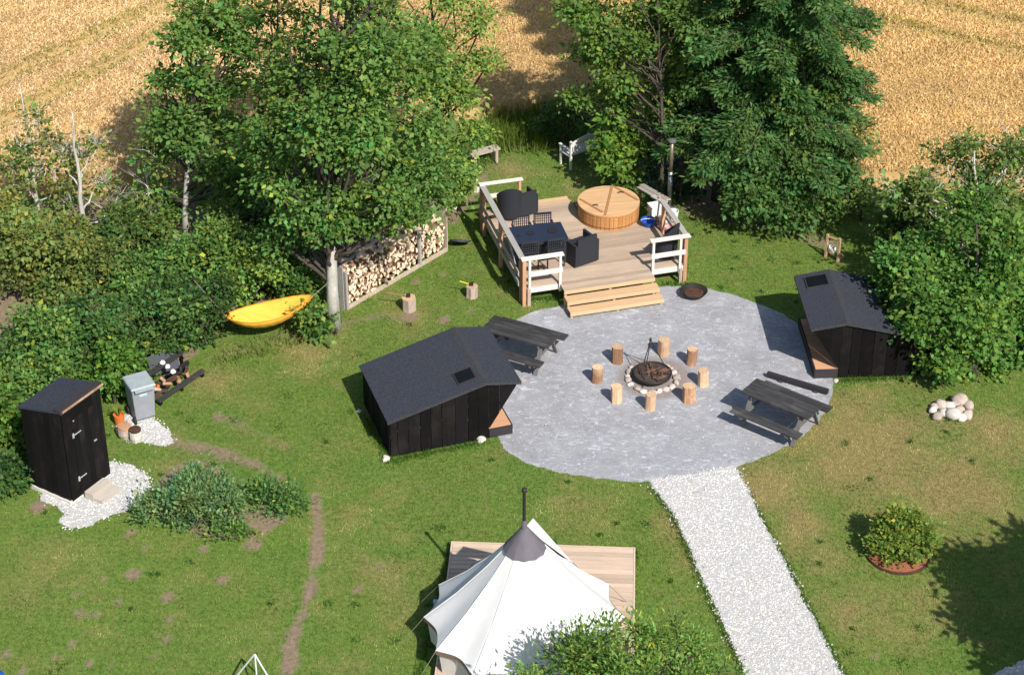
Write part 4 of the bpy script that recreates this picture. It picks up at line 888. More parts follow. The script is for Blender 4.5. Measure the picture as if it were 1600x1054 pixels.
# ------------------------------------------------------------------ deck furniture
tp = (G(797, 354.7, 1.22) + G(874.5, 348, 1.22) + G(884.5, 371, 1.22) + G(810.5, 381.8, 1.22)) / 4
tang = DR - R(3)
ft = thing('garden_table', 'dark blue black dining table on the deck behind the left railing', 'table', (tp.x, tp.y, DZ), tang)
MB().box((0, 0, .715), (1.34, .84, .022)).build('table_top', 'table_top', ft)
fr = MB()
for sx in (-1, 1): fr.b2(sx * .66 - .02, sx * .66 + .02, -.40, .40, .63, .70)
for sy in (-1, 1): fr.b2(-.66, .66, sy * .40 - .02, sy * .40 + .02, .63, .70)
fr.build('apron', 'rattan', ft)
for sx in (-1, 1):
    for sy in (-1, 1): MB().b2(sx * .62 - .03, sx * .62 + .03, sy * .36 - .03, sy * .36 + .03, 0, .63).build('leg', 'rattan', ft)
for q_, r, lb in (((828, 363), .10, 'dark round plate in the middle of the deck table'), ((863, 359), .13, 'largest dark plate at the right end of the deck table'), ((810, 367), .05, 'small dark cup at the left end of the deck table')):
    g = G(*q_, 1.24); tag(MB().lathe([(r, 0), (r * 1.02, .015), (r * .7, .012)], 18).build('plate' if r > .06 else 'cup', 'black_metal', None, loc=(g.x, g.y, 1.227)), lb, 'plate' if r > .06 else 'cup')
def TW(x, y): c, s = math.cos(tang), math.sin(tang); return (tp.x + x * c - y * s, tp.y + x * s + y * c, DZ)
def dining_chair(label, loc, rz, group):
    t = thing('dining_chair', label, 'chair', loc, rz, group)   # faces +y
    MB().box((0, 0, .43), (.46, .46, .05)).build('seat', 'rattan', t)
    nb = MB(); nb.b2(-.23, -.20, -.25, -.22, .45, .86); nb.b2(.20, .23, -.25, -.22, .45, .86); nb.b2(-.20, .20, -.25, -.22, .80, .86); nb.b2(-.20, .20, -.25, -.22, .50, .54)
    for k in range(7): nb.b2(-.17 + k * .055, -.15 + k * .055, -.245, -.228, .54, .80)
    for z in (.6, .67, .74): nb.b2(-.2, .2, -.249, -.243, z, z + .015)
    nb.build('backrest', 'rattan', t)
    for sx in (-1, 1): MB().b2(sx * .235 - .02, sx * .235 + .02, -.22, .18, .62, .65).build('armrest', 'rattan', t)
    for sx in (-1, 1):
        for sy in (-1, 1): MB().b2(sx * .22 - .016, sx * .22 + .016, sy * .21 - .016, sy * .21 + .016, 0, .405 if sy < 0 else .62).build('leg', 'rattan', t)
    return t
dc = dining_chair('dark woven chair tucked under the near side of the deck table, left one', TW(-.36, -.36), tang, 'woven dining chairs at the deck table'); note(dc)
dup(dc, TW(.30, -.36), tang + R(4), 'dark woven chair tucked under the near side of the deck table, right one')
dup(dc, TW(-.30, .50), tang + R(180), 'dark woven chair on the far side of the deck table, left one')
dup(dc, TW(.26, .52), tang + R(176), 'dark woven chair on the far side of the deck table, right one')
def box_chair(label, loc, rz):
    t = thing('box_armchair', label, 'armchair', loc, rz)
    MB().b2(-.29, .29, -.29, .29, .14, .40).build('seat', 'rattan', t)
    MB().b2(-.29, .29, -.36, -.295, .06, .82).build('backrest', 'rattan', t)
    for sx in (-1, 1): MB().b2(sx * .325 - .03, sx * .325 + .03, -.36, .28, .06, .64 if sx < 0 else .66).build('arm', 'rattan', t)
    MB().b2(-.27, .27, -.26, .28, .402, .47).build('cushion', 'rattan', t)
    return t
g = G(905, 410, DZ); box_chair('black square woven armchair seen from behind at the top of the steps', (g.x, g.y + .15, DZ), R(33))
def tub_chair(label, loc, rz, group=None, s=1.0):
    t = thing('tub_armchair', label, 'armchair', loc, rz, group)
    MB().lathe([(.27, .0), (.33, .12), (.34, .36), (.30, .42)], 20).build('seat', 'rattan', t)
    n = 22; vs = []; fs = []
    for k in range(n + 1):
        a = R(-90) + R(-125) + R(250) * k / n; f = 1 - abs(2 * k / n - 1); hz = .58 + .50 * (math.sin(f * math.pi / 2) ** 1.3)
        for rr, z in ((.345, .25), (.40, hz), (.35, hz), (.30, .40)): vs.append((rr * math.cos(a), rr * math.sin(a), z))
    for k in range(n):
        for j in range(4): a_ = k * 4 + j; b_ = k * 4 + (j + 1) % 4; fs.append((a_, b_, b_ + 4, a_ + 4))
    fs += [(0, 3, 2, 1), (n * 4, n * 4 + 1, n * 4 + 2, n * 4 + 3)]
    MB().add(vs, fs).build('backrest', 'rattan', t, smooth=False)
    MB().lathe([(.26, .42), (.27, .47), (.2, .5)], 18).build('cushion', 'rattan', t)
    return t
g = G(797, 338, DZ); t1 = tub_chair('rounded black woven armchair in the back left corner of the deck', (g.x - .02, g.y - .02, DZ), R(8), 'round backed armchairs'); note(t1); t1.scale = (.84, .84, .92)
g = G(1040, 402, DZ); dup(t1, (g.x, g.y + .1, DZ), R(60), 'rounded black woven armchair in the front right corner of the deck behind the railing')
g = G(816, 338, DZ); box_chair('black square woven armchair beside the rounded one in the back left corner', (g.x + .02, g.y + .25, DZ), R(30)).scale = (.82, .82, .88)
# things beside the tub
g = G(1010, 352, DZ); bk = thing('blue_basin', 'blue plastic basin on the deck beside the hot tub', 'basin', (g.x + .05, g.y, DZ))
MB().lathe([(.14, 0), (.20, .16), (.215, .165), (.19, .15), (.13, .02)], 20, cap=True).build('bowl', 'blue', bk)
MB().tube([(-.2, 0, .16), (-.1, 0, .2), (.1, 0, .2), (.2, 0, .16)], .008, 5).build('handle', 'white_plastic', bk)
g = G(1024, 338, DZ); wb = thing('white_storage_box', 'white storage box behind the blue basin', 'box', (g.x + .05, g.y + .1, DZ), R(20))
MB().box((0, 0, .14), (.42, .28, .28), taper=1.05).build('body', 'white_plastic', wb); MB().box((0, 0, .30), (.46, .32, .03)).build('lid', 'white_plastic', wb)
g = G(1038, 358, DZ); tw = thing('towel_pile', 'red and white towels heaped by the right railing', 'towels', (g.x, g.y, DZ), R(50))
MB().rock((0, 0, .10), (.2, .15, .11), 3).build('towel', 'red_cloth', tw); MB().rock((.1, .12, .22), (.17, .13, .10), 5).build('towel', 'white_plastic', tw); MB().rock((-.02, -.05, .26), (.12, .1, .06), 9).build('towel', 'white_plastic', tw)
g = G(1026, 350, DZ); pd = thing('paddle', 'pale wooden paddle leaning against the right railing', 'paddle', (g.x, g.y, DZ))
tpv = G(1031, 306, 1.45) - g; MB().tube([(0, 0, 0), tpv], .022, 8).build('shaft', 'log_pale', pd); MB().beam((-.01, 0, .0), tpv * .28, .13, .025).build('blade', 'log_bark', pd)
g = G(1053, 330, .8); wq = thing('white_bucket', 'white bucket on a post beside the stove pipe', 'bucket', (g.x, g.y, 0)); MB().lathe([(.10, .55), (.13, .82), (.12, .82), (.09, .58)], 16).build('pail', 'white_plastic', wq); MB().b2(-.05, .05, -.05, .05, 0, .55).build('stand', 'post', wq)

# ------------------------------------------------------------------ shelters
def shelter(label, origin, ang, mir, group='black sleeping shelters by the patio'):
    """u runs from the back wall to the open front, w across (2.3 m)"""
    t = thing('wooden_shelter', label, 'shelter', origin, ang, group); s = mir; W = 2.27
    def P3(u, w_, z): return (u, s * w_, z)
    prof = [(0, .10), (2.30, .10), (2.30, .27), (2.98, 1.36), (2.22, 1.52), (0, .98)]
    # side boards (near and far), each its own board cut to the slanting outline
    def ztop(u): return .98 + (1.52 - .98) * u / 2.22 if u <= 2.22 else 1.52 - (u - 2.22) / .76 * .14
    def zbot(u): return .03 if u <= 2.30 else .27 + (u - 2.30) / .68 * 1.09
    cuts = [0, .17, .42, .70, .95, 1.20, 1.52, 1.82, 2.06, 2.31, 2.56, 2.96]
    for wn in (0.0, W - .03):
        k = 0
        for a, bb in zip(cuts[:-1], cuts[1:]):
            dth = .008 if k % 2 else 0.0; g0 = a + .006; g1 = bb - .006
            pts = [(g0, zbot(g0 + .001)), (g1, zbot(g1))]
            if g0 < 2.30 < g1: pts = [(g0, .03), (2.30, .03), (2.30, .27), (g1, zbot(g1))]
            pts += [(g1, ztop(g1))] + ([(2.22, 1.52)] if g0 < 2.22 < g1 else []) + [(g0, ztop(g0))]
            w0 = wn - dth if wn == 0 else wn + dth
            MB().sweep([P3(u, w0, z) for u, z in pts], P3(0, 0, 0), P3(0, .025, 0)).build('wall_board', 'black_wood', t); k += 1
    for k in range(8):
        w0 = .035 + k * (W - .07) / 8; w1 = .035 + (k + 1) * (W - .07) / 8 - .012
        MB().sweep([P3(0, w0, .03), P3(0, w1, .03), P3(0, w1, .97), P3(0, w0, .97)], (0, 0, 0), (-.02 - .006 * (k % 2), 0, 0)).build('wall_board', 'black_wood', t)
    # battens on the near side
    for u in (.42, .95, 1.52, 2.06):
        pass
    # floor with front apron
    nf = 9
    for k in range(nf):
        w0 = .035 + k * (W - .07) / nf; w1 = w0 + (W - .07) / nf - .006
        MB().add([P3(.03, w0, .24), P3(2.84, w0, .24), P3(2.84, w1, .24), P3(.03, w1, .24), P3(.03, w0, .268), P3(2.84, w0, .268), P3(2.84, w1, .268), P3(.03, w1, .268)],
                 [(0, 1, 2, 3), (7, 6, 5, 4), (0, 4, 5, 1), (1, 5, 6, 2), (2, 6, 7, 3), (3, 7, 4, 0)]).build('floor_board', 'plywood', t)
    MB().sweep([P3(2.842, -.005, .03), P3(2.87, -.005, .03), P3(2.87, -.005, .272), P3(2.842, -.005, .272)], P3(0, 0, 0), P3(0, W + .01, 0)).build('front_apron', 'black_trim', t)
    for wn in (-.004, W - .022): MB().sweep([P3(2.315, wn, .03), P3(2.84, wn, .03), P3(2.84, wn, .266), P3(2.315, wn, .266)], P3(0, 0, 0), P3(0, .022, 0)).build('side_apron', 'black_trim', t)
    # roof, two slopes
    e = .06; th = .035
    zr = 1.585; zb = 1.045; zf = 1.435
    ub = -.07; uf = 3.04
    MB().sweep([P3(ub, -e, zb - .02), P3(2.22, -e, zr), P3(2.22, -e, zr - th), P3(ub, -e, zb - .02 - th)], P3(0, 0, 0), P3(0, W + 2 * e, 0)).build('roof_slope', 'roof', t)
    MB().sweep([P3(2.22, -e, zr), P3(uf, -e, zf), P3(uf, -e, zf - th), P3(2.22, -e, zr - th)], P3(0, 0, 0), P3(0, W + 2 * e, 0)).build('roof_slope', 'roof', t)
    for k in range(1, 3):
        w0 = k * W / 3
        MB().sweep([P3(ub, w0, zb - .019), P3(2.22, w0, zr + .001), P3(2.22, w0, zr + .006), P3(ub, w0, zb - .013)], P3(0, 0, 0), P3(0, .05, 0)).build('felt_lap', 'roof_edge', t)
    MB().sweep([P3(2.10, -e, zr - .028), P3(2.22, -e, zr + .004), P3(2.34, -e, zr - .022), P3(2.22, -e, zr + .010)], P3(0, 0, 0), P3(0, W + 2 * e, 0)).build('ridge_felt', 'roof_edge', t)
    for wn in (-e - .012, W + e):
        MB().sweep([P3(ub, wn, zb - .03), P3(2.22, wn, zr + .012), P3(uf, wn, zf + .012), P3(uf, wn, zf - .055), P3(2.22, wn, zr - .06), P3(ub, wn, zb - .09)], (0, 0, 0), P3(0, .012, 0)).build('verge_trim', 'roof_edge', t)
    MB().sweep([P3(uf, -e, zf + .005), P3(uf + .02, -e, zf + .005), P3(uf + .02, -e, zf - .06), P3(uf, -e, zf - .06)], P3(0, 0, 0), P3(0, W + 2 * e, 0)).build('front_trim', 'roof_edge', t)
    return t, P3, (zb, zr, zf, ub, uf, W)
def skylight(t, P3, u0, u1, w0, w1, slope):
    zb, zr, zf, ub, uf, W = slope
    def z(u): return (zb - .02) + (zr - zb + .02) * (u - ub) / (2.22 - ub) if u < 2.22 else zr - (zr - zf) * (u - 2.22) / (uf - 2.22)
    def quad(a0, a1, b0, b1, h0, h1):
        vs = [P3(a0, b0, z(a0) + h0), P3(a1, b0, z(a1) + h0), P3(a1, b1, z(a1) + h0), P3(a0, b1, z(a0) + h0), P3(a0, b0, z(a0) + h1), P3(a1, b0, z(a1) + h1), P3(a1, b1, z(a1) + h1), P3(a0, b1, z(a0) + h1)]
        return MB().add(vs, [(3, 2, 1, 0), (4, 5, 6, 7), (0, 1, 5, 4), (1, 2, 6, 5), (2, 3, 7, 6), (3, 0, 4, 7)])
    f = quad(u0, u1, w0, w1, .001, .028).build('roof_window', 'black_trim', t)
    quad(u0 + .03, u1 - .03, w0 + .03, w1 - .03, .029, .034).build('pane', 'glass_dark', f)
sA = G(611, 715); tA, PA, slA = shelter('black boarded shelter with dark felt roof standing left of the round patio', sA, R(18.5), 1)
skylight(tA, PA, 1.66, 2.10, .22, .68, slA)
b0 = Vector((7.14, 41.31, 0)); angB = R(183.0)
oB = b0 - Vector((math.cos(angB), math.sin(angB), 0)) * 2.86
tB, PB, slB = shelter('black boarded shelter at the right edge of the patio half under an overhanging tree', oB, angB, -1)
skylight(tB, PB, 2.32, 2.86, 1.66, 2.16, slB)
for (px, py, r, lab) in ((603, 718, .10, 'pale foundation stone at the back corner of the left shelter'), (752, 688, .12, 'pale foundation stone under the front of the left shelter'), (1440, 585, .10, 'pale foundation stone at the back corner of the right shelter'), (1465, 585, .09, 'small pale stone lying behind the right shelter'), (1306, 596, .07, 'pale foundation stone by the floor of the right shelter'), (561, 643, .06, 'grey stone in the shade behind the left shelter')):
    g = G(px, py); tag(MB().rock((0, 0, r * .35), r, int(px)).build('foundation_stone', 'stone_white', loc=g), lab, 'stone')

# ------------------------------------------------------------------ picnic tables
def picnic(label, a, b_, c_, group='charcoal picnic tables on the patio'):
    """a,b_ the ends of one long top edge, c_ a corner of the other"""
    d = (b_ - a); L = d.length; ang = math.atan2(d.y, d.x); ctr = (b_ + c_) / 2; ctr = (a + b_) / 2 + (c_ - b_) / 2
    t = thing('picnic_table', label, 'picnic table', (ctr.x, ctr.y, .013), ang, group); L = 1.78; Wt = .70
    for k in range(5):
        y0 = -Wt / 2 + k * Wt / 5; MB().b2(-L / 2 + rnd.uniform(-.008, .008), L / 2 + rnd.uniform(-.008, .008), y0, y0 + Wt / 5 - .012, .705, .74 + rnd.uniform(0, .003)).build('plank', 'table_wood', t)
    for sy in (-1, 1):
        for k in range(2):
            y0 = sy * .66 + (k - 1) * .135; MB().b2(-L / 2, L / 2, y0, y0 + .125, .415, .45).build('seat_plank', 'table_wood', t)
    for sx in (-1, 1):
        x = sx * .62
        MB().b2(x - .022, x + .022, -.78, .78, .325, .412).build('seat_bearer', 'leg_pale', t)
        MB().b2(x - .022, x + .022, -.33, .33, .62, .702).build('top_bearer', 'leg_pale', t)
        for sy in (-1, 1): MB().beam((x + sx * .04, sy * .22, .70), (x + sx * .04, sy * .56, 0), .04, .095, up=(1, 0, 0)).build('leg', 'leg_pale', t)
    return t
p1 = picnic('charcoal picnic table on the patio in front of the right shelter', G(1157, 612, .75), G(1263, 655, .75), G(1288, 632, .75))
picnic('charcoal picnic table between the left shelter and the deck steps', G(754, 514, .75), G(851, 541, .75), G(874, 520, .75))
a = G(1199, 584, .1); bb = G(1294, 612, .1); d = bb - a
bt = thing('timber_beam', 'long dark squared timber lying on two blocks beside the right picnic table', 'beam', (a.x, a.y, 0), math.atan2(d.y, d.x))
MB().b2(0, d.length, -.045, .045, .055, .165).build('beam', 'black_trim', bt); MB().b2(-.004, 0, -.04, .04, .06, .16).build('cut_end', 'log_end', bt)
for x in (.35, d.length - .3): MB().b2(x - .05, x + .05, -.07, .07, .012, .054).build('block', 'table_wood', bt)

# ------------------------------------------------------------------ fire pit
fc = G(1018, 590, .12); fc = Vector((3.31, 41.30, .012))
fp = thing('fire_pit', 'round iron fire bowl full of charred wood ringed by pale stones', 'fire pit', fc)
MB().lathe([(.30, .0), (.44, .12), (.465, .20), (.44, .20), (.40, .12), (.2, .10), (.01, .11)], 36, cap=False).build('bowl', 'black_metal', fp, smooth=True)
MB().lathe([(.445, .165), (.3, .17), (.15, .185), (.02, .18)], 24, jit=.03).build('ashes', 'ash', fp)
for k in range(20):
    a = rnd.uniform(0, 6.28); r = rnd.uniform(.0, .32); c_ = Vector((r * math.cos(a), r * math.sin(a), .20)); d_ = Vector((math.cos(a * 3), math.sin(a * 3), rnd.uniform(-.1, .1))) * rnd.uniform(.1, .2)
    MB().tube([c_ - d_, c_ + d_], rnd.uniform(.02, .04), 6).build('charred_log', 'char', fp)
for k in range(19):
    a = 2 * math.pi * k / 19 + rnd.uniform(-.08, .08); r = rnd.uniform(.56, .62); s_ = rnd.uniform(.07, .115)
    o = MB().rock((0, 0, s_ * .35), (s_ * 1.15, s_ * .8, s_ * .6), k + 40).build('stone', ('stone', 'stone_white')[k % 2], fp, loc=(r * math.cos(a), r * math.sin(a), 0)); o.rotation_euler[2] = a + 1.57
tp_ = thing('cooking_tripod', 'thin black iron tripod standing over the fire pit', 'tripod', (3.31, 41.36, .012))
ap = GY(1016.5, 531, 41.42) - Vector((3.31, 41.36, .012))
for q_ in ((1040, 574, 0), (1005, 571, 0), (1004, 606, 0)):
    f_ = G(*q_) - Vector((3.31, 41.36, 0)); f_.z = .0; e_ = ap + (ap - f_) * .06
    MB().tube([f_, e_], .011, 6).build('leg', 'black_metal', tp_)
MB().tube([ap + Vector((0, 0, .01)), ap + Vector((0, 0, -.3))], .005, 5).build('chain', 'black_metal', tp_); MB().lathe([(.03, 0), (.035, .03), (.02, .05)], 8, c=(ap.x, ap.y, ap.z - .02)).build('joint', 'black_metal', tp_)
def stump(label, px, py, r, h, m, seed, group, lean=0):
    g = G(px, py); t = thing('log_stool', label, 'log stool', (g.x, g.y, .012), rnd.uniform(0, 6), group)
    q = random.Random(seed); n = 14; ph = [q.uniform(-.11, .09) for _ in range(n)]; vs = []; fs = []
    for i, z in enumerate((0, h * .3, h * .7, h)):
        for k in range(n):
            a = 6.283 * k / n; rr = r * (1 + ph[k] + q.uniform(-.02, .02)) * (1.04 if i == 0 else 1); vs.append((rr * math.cos(a), rr * math.sin(a), z))
    for i in range(3):
        for k in range(n): a = i * n + k; b_ = i * n + (k + 1) % n; fs.append((a, b_, b_ + n, a + n))
    t.rotation_euler[0] = q.uniform(-.04, .04); t.rotation_euler[1] = q.uniform(-.04, .04)
    MB().add(vs, fs).build('bark', m, t, smooth=False)
    MB().add([(x, y, h + .001) for x, y, z in vs[-n:]], [tuple(range(n))]).build('cut_face', 'log_end', t)
    return t
ST = [(932.5, 596, 'log_bark', 'reddish log stool furthest left in the ring around the fire'), (964.5, 566, 'log_bark', 'reddish log stool at the upper left of the fire ring'), (1036, 553, 'log_pale', 'yellow barked log stool behind the fire beside the tripod'),
      (1080, 569, 'log_bark', 'brown log stool at the upper right of the fire ring'), (1098, 601, 'log_pale', 'pale peeled log stool furthest right in the fire ring'), (1076.5, 627, 'log_bark', 'brown log stool at the lower right of the fire ring'),
      (1016, 638, 'log_pale', 'yellowish log stool nearest the gravel path in the fire ring'), (963, 627, 'log_pale', 'pale smooth log stool at the lower left of the fire ring')]
for i, (x, y, m_, lab) in enumerate(ST): stump(lab, x, y, .128 + .008 * (i % 3), .41 + .02 * (i % 2), m_, i, 'log stools around the fire pit')
g = G(1084, 463); fb = thing('fire_bowl', 'small dark iron fire bowl on the patio edge near the deck steps', 'fire bowl', (g.x, g.y, .012))
MB().lathe([(.16, .0), (.27, .07), (.335, .17), (.345, .175), (.32, .165), (.25, .09), (.1, .06), (.01, .06)], 30, cap=False).build('bowl', 'black_metal', fb, smooth=True)
MB().lathe([(.24, .095), (.1, .10), (.01, .11)], 16, jit=.04).build('ashes', 'rusty', fb)
for k in range(4): a = k * 1.57 + .5; MB().tube([(.345 * math.cos(a), .345 * math.sin(a), .17), (.39 * math.cos(a), .39 * math.sin(a), .19)], .014, 5).build('handle', 'black_metal', fb)
# chopping blocks with tools
g1 = stump('pale chopping block with an axe laid on it below the firewood stack', 639, 484, .17, .36, 'log_grey', 51, 'chopping blocks on the lawn')
g2 = stump('grey chopping block with a yellow handled hatchet near the deck', 737, 464, .145, .32, 'log_grey', 52, 'chopping blocks on the lawn')
for base, lab, m_, dx in ((g1.location, 'axe with a dark handle stuck in the left chopping block', 'log_bark', (-.52, .10, .10)), (g2.location, 'yellow handled hatchet resting on the right chopping block', 'yellow', (-.26, .08, .1))):
    ax = thing('axe', lab, 'axe', (base.x - .03, base.y, base.z + (.36 if m_ == 'log_bark' else .32)), R(5))
    MB().tube([(0, 0, .04), dx], [.016, .013], 6).build('handle', m_, ax); MB().sweep([(.07, -.02, -.01), (-.03, -.02, .0), (-.03, -.02, .09), (.08, -.02, .11)], (0, 0, 0), (0, .035, 0)).build('blade', 'black_metal', ax)

# ------------------------------------------------------------------ firewood store
wA, wB = G(541, 483), G(697, 391); wd_ = (wB - wA); wL = wd_.length; wang = math.atan2(wd_.y, wd_.x)
wp = thing('firewood_stack', 'long stack of split firewood between board end walls at the tree line', 'woodpile', wA, wang)
def htop(x): return 1.02 - .16 * math.exp(-((x - 1.55) / .3) ** 2) + .09 * math.sin(x * 2.1) - (.0 if x < 2.9 else .18) 
cnt = 0; ylay = .07; row = 0; pieces = []
for kk in range(6):   # a few shared wedge meshes
    q = random.Random(kk); ms = MB(); nside = q.choice((3, 3, 4)); r = .082; pts = []
    for j in range(nside): a = 6.283 * j / nside + q.uniform(-.3, .3); rr = r * q.uniform(.8, 1.15); pts.append((rr * math.cos(a), rr * math.sin(a)))
    n = nside; vs = [(x, 0, z) for x, z in pts] + [(x * .96, .34, z * .96) for x, z in pts]
    me = bpy.data.meshes.new('log'); me.from_pydata(vs, [], [tuple(range(n)), tuple(reversed(range(n, 2 * n)))] + [(k, k + n, (k + 1) % n + n, (k + 1) % n) for k in range(n)])
    me.materials.append(M['fire_end']); me.materials.append(M['fire_bark'])
    for i_, p_ in enumerate(me.polygons): p_.material_index = 0 if i_ < 2 + (n > 3) else 1
    pieces.append(me)
z = .15
while z < 1.2:
    x = .14 + (.065 if row % 2 else 0)
    while x < wL - .08:
        if z < htop(x) and cnt < 296 and abs(x - wL * .72) > .045:
            o = bpy.data.objects.new('log', rnd.choice(pieces)); C.objects.link(o); o.parent = wp; s_ = rnd.uniform(.75, 1.08)
            o.location = (x + rnd.uniform(-.02, .02), rnd.uniform(-.05, .09), z + rnd.uniform(-.025, .025)); o.rotation_euler = (rnd.uniform(-.06, .06), rnd.uniform(0, 6.28), rnd.uniform(-.1, .1)); o.scale = (s_, 1, s_); cnt += 1
        x += .128
    z += .112; row += 1
core = MB()   # rear rows, seen only from above
for k in range(330):
    x = rnd.uniform(.15, wL - .12); y = rnd.uniform(.34, 1.0); zz = htop(x) - rnd.uniform(.02, .2) - y * .04; a = rnd.uniform(-.5, .5); L2 = rnd.uniform(.12, .18)
    core.beam((x - L2 * math.cos(a) * (k % 2), y - L2, zz), (x + L2 * math.cos(a), y + L2 * rnd.uniform(.3, 1), zz + rnd.uniform(-.05, .08)), rnd.uniform(.07, .13), rnd.uniform(.05, .1))
core.b2(.1, wL - .1, .38, 1.0, .1, .68)
tag(core.build('loose_logs', 'fire_bark', wp), kind='stuff')
pal = MB()
for k in range(90):
    x = rnd.uniform(.15, wL - .12); y = rnd.uniform(.02, .9); zz = htop(x) + rnd.uniform(-.06, .07) - y * .03; a = rnd.uniform(0, 3.1); L2 = rnd.uniform(.11, .17)
    pal.beam((x - L2 * math.cos(a), y - L2 * math.sin(a), zz), (x + L2 * math.cos(a), y + L2 * math.sin(a), zz + rnd.uniform(-.04, .08)), rnd.uniform(.06, .11), rnd.uniform(.05, .09))
tag(pal.build('split_pieces', 'fire_end', wp), kind='stuff')
br_ = MB()
for k in range(70):
    x = rnd.uniform(.8, 3.2); y = rnd.uniform(.3, 1.1); zz = htop(x) + .02; a = rnd.uniform(0, 6.28); L2 = rnd.uniform(.15, .45)
    br_.tube([(x, y, zz), (x + L2 * math.cos(a), y + L2 * math.sin(a), zz + rnd.uniform(0, .25))], [.012, .004], 4)
tag(br_.build('twigs', 'log_bark', wp), kind='stuff')
MB().b2(.0, wL, -.06, .0, 0, .09).build('base_rail', 'log_grey', wp)
for x in (.0, wL * .72): MB().b2(x - .035, x + .035, -.07, -.0, 0, 1.1).build('post', 'grey_wood', wp)
for k in range(6): MB().b2(-.05 - .012 * (k % 2), -.02, .02 + k * .19, .19 + k * .19, 0, 1.22).build('end_board', 'grey_wood', wp)
for k in range(6): MB().b2(wL + .02, wL + .05 + .012 * (k % 2), -.02 + k * .17, .13 + k * .17, 0, 1.28).build('end_board', 'log_grey', wp)
MB().beam((0, .2, 1.14), (1.7, .45, 1.10), .06, .05).build('brace', 'grey_wood', wp)
g = G(706, 382); dl = tag(MB().tube([(0, 0, .28), (.03, -.02, .26)], .27, 24).build('round_lid', 'dark_slab', loc=(g.x, g.y, .0)), 'dark blue round lid leaning on the right end of the firewood store', 'lid'); dl.rotation_euler = (.0, .9, -.3)

# ------------------------------------------------------------------ outhouse
ho = G(113, 786); hb = G(50, 766); hr = G(171, 742)
oa = math.atan2(hr.y - ho.y, hr.x - ho.x); oh = thing('outhouse', 'narrow black boarded outhouse with sloping roof and strap hinged door', 'outhouse', ho, oa)
OL = (hr - ho).length; OD = (hb - ho).length; OH = 2.14   # door side runs along +x, left side along +y
print('outhouse', OL, OD)
OL = 1.22; OD = 1.14
def ohz(x): return OH + .0 * x
zf_, zbk = 2.40, 2.10
MB().b2(-.075, OL + .02, -.02, OD + .02, -.02, .085).build('plinth', 'concrete', oh)
xs = [0, .14, .27, .95, 1.08, OL]
for a, b_ in ((0, .13), (.13, .27), (.95, 1.09), (1.09, OL)): MB().b2(a + .003, b_ - .003, -.03, -.005, .06, zf_ - .04).build('wall_board', 'black_wood', oh)
door = MB().b2(.275, .945, -.02, -.004, .16, 2.05).build('door', 'black_wood', oh)
for k in range(4): MB().b2(.28 + k * .167, .44 + k * .167, -.036 - .004 * (k % 2), -.021, .16, 2.05).build('door_board', 'black_wood', door)
MB().b2(.27, .95, -.03, -.005, 2.055, zf_ - .04).build('lintel', 'black_wood', oh); MB().b2(.27, .95, -.03, -.005, .06, .155).build('threshold', 'black_wood', oh)
for z_ in (.52, 1.66):
    MB().b2(.27, .50, -.047, -.041, z_ - .014, z_ + .014).build('strap_hinge', 'galv', door); MB().b2(.235, .285, -.05, -.041, z_ - .06, z_ + .06).build('hinge_plate', 'galv', door)
MB().b2(.84, .92, -.06, -.041, 1.16, 1.19).build('latch', 'galv', door); MB().b2(.30, .34, -.045, -.041, 2.0, 2.03).build('hook', 'galv', door)
MB().b2(.02, OL - .02, .0, OD - .02, .06, zbk - .05).build('inner_frame', 'black_wood', oh)
for k in range(7):
    y0_, y1_ = k * OD / 7 + .003, (k + 1) * OD / 7 - .003; zt = lambda y: zf_ - (zf_ - zbk) * y / OD - .005
    for x0_, dx_ in ((-.03 - .008 * (k % 2), .027), (OL + .003, .027 + .008 * (k % 2))):
        MB().sweep([(x0_, y0_, .06), (x0_, y1_, .06), (x0_, y1_, zt(y1_)), (x0_, y0_, zt(y0_))], (0, 0, 0), (dx_, 0, 0)).build('wall_board', 'black_wood', oh)
for k in range(7): MB().b2(k * OL / 7 + .003, (k + 1) * OL / 7 - .003, OD + .003, OD + .03, .06, zbk - .05).build('wall_board', 'black_wood', oh)
e = .05
MB().add([(-e, -e, zf_), (OL + e, -e, zf_), (OL + e, OD + e, zbk), (-e, OD + e, zbk), (-e, -e, zf_ + .05), (OL + e, -e, zf_ + .05), (OL + e, OD + e, zbk + .05), (-e, OD + e, zbk + .05)], [(3, 2, 1, 0), (4, 5, 6, 7), (0, 1, 5, 4), (1, 2, 6, 5), (2, 3, 7, 6), (3, 0, 4, 7)]).build('roof', 'roof', oh)
MB().b2(-e, OL + e, -e - .025, -e - .001, zf_ - .03, zf_ + .055).build('fascia', 'black_trim', oh); MB().b2(.0, OL + e, -e - .05, -e - .027, zf_ + .012, zf_ + .05).build('roof_batten', 'log_bark', oh)
MB().b2(-e, OL + e, -e - .0, -e + .16, zf_ + .052, zf_ + .075).build('front_felt', 'black_trim', oh)
st_ = thing('entry_step', 'pale two tread wooden step on the gravel at the outhouse door', 'step', G(160, 773), oa)
MB().b2(-.30, .30, -.02, .22, .0, .20).build('tread', 'step_wood', st_); MB().b2(-.28, .32, -.25, -.03, .0, .11).build('tread', 'step_wood', st_)

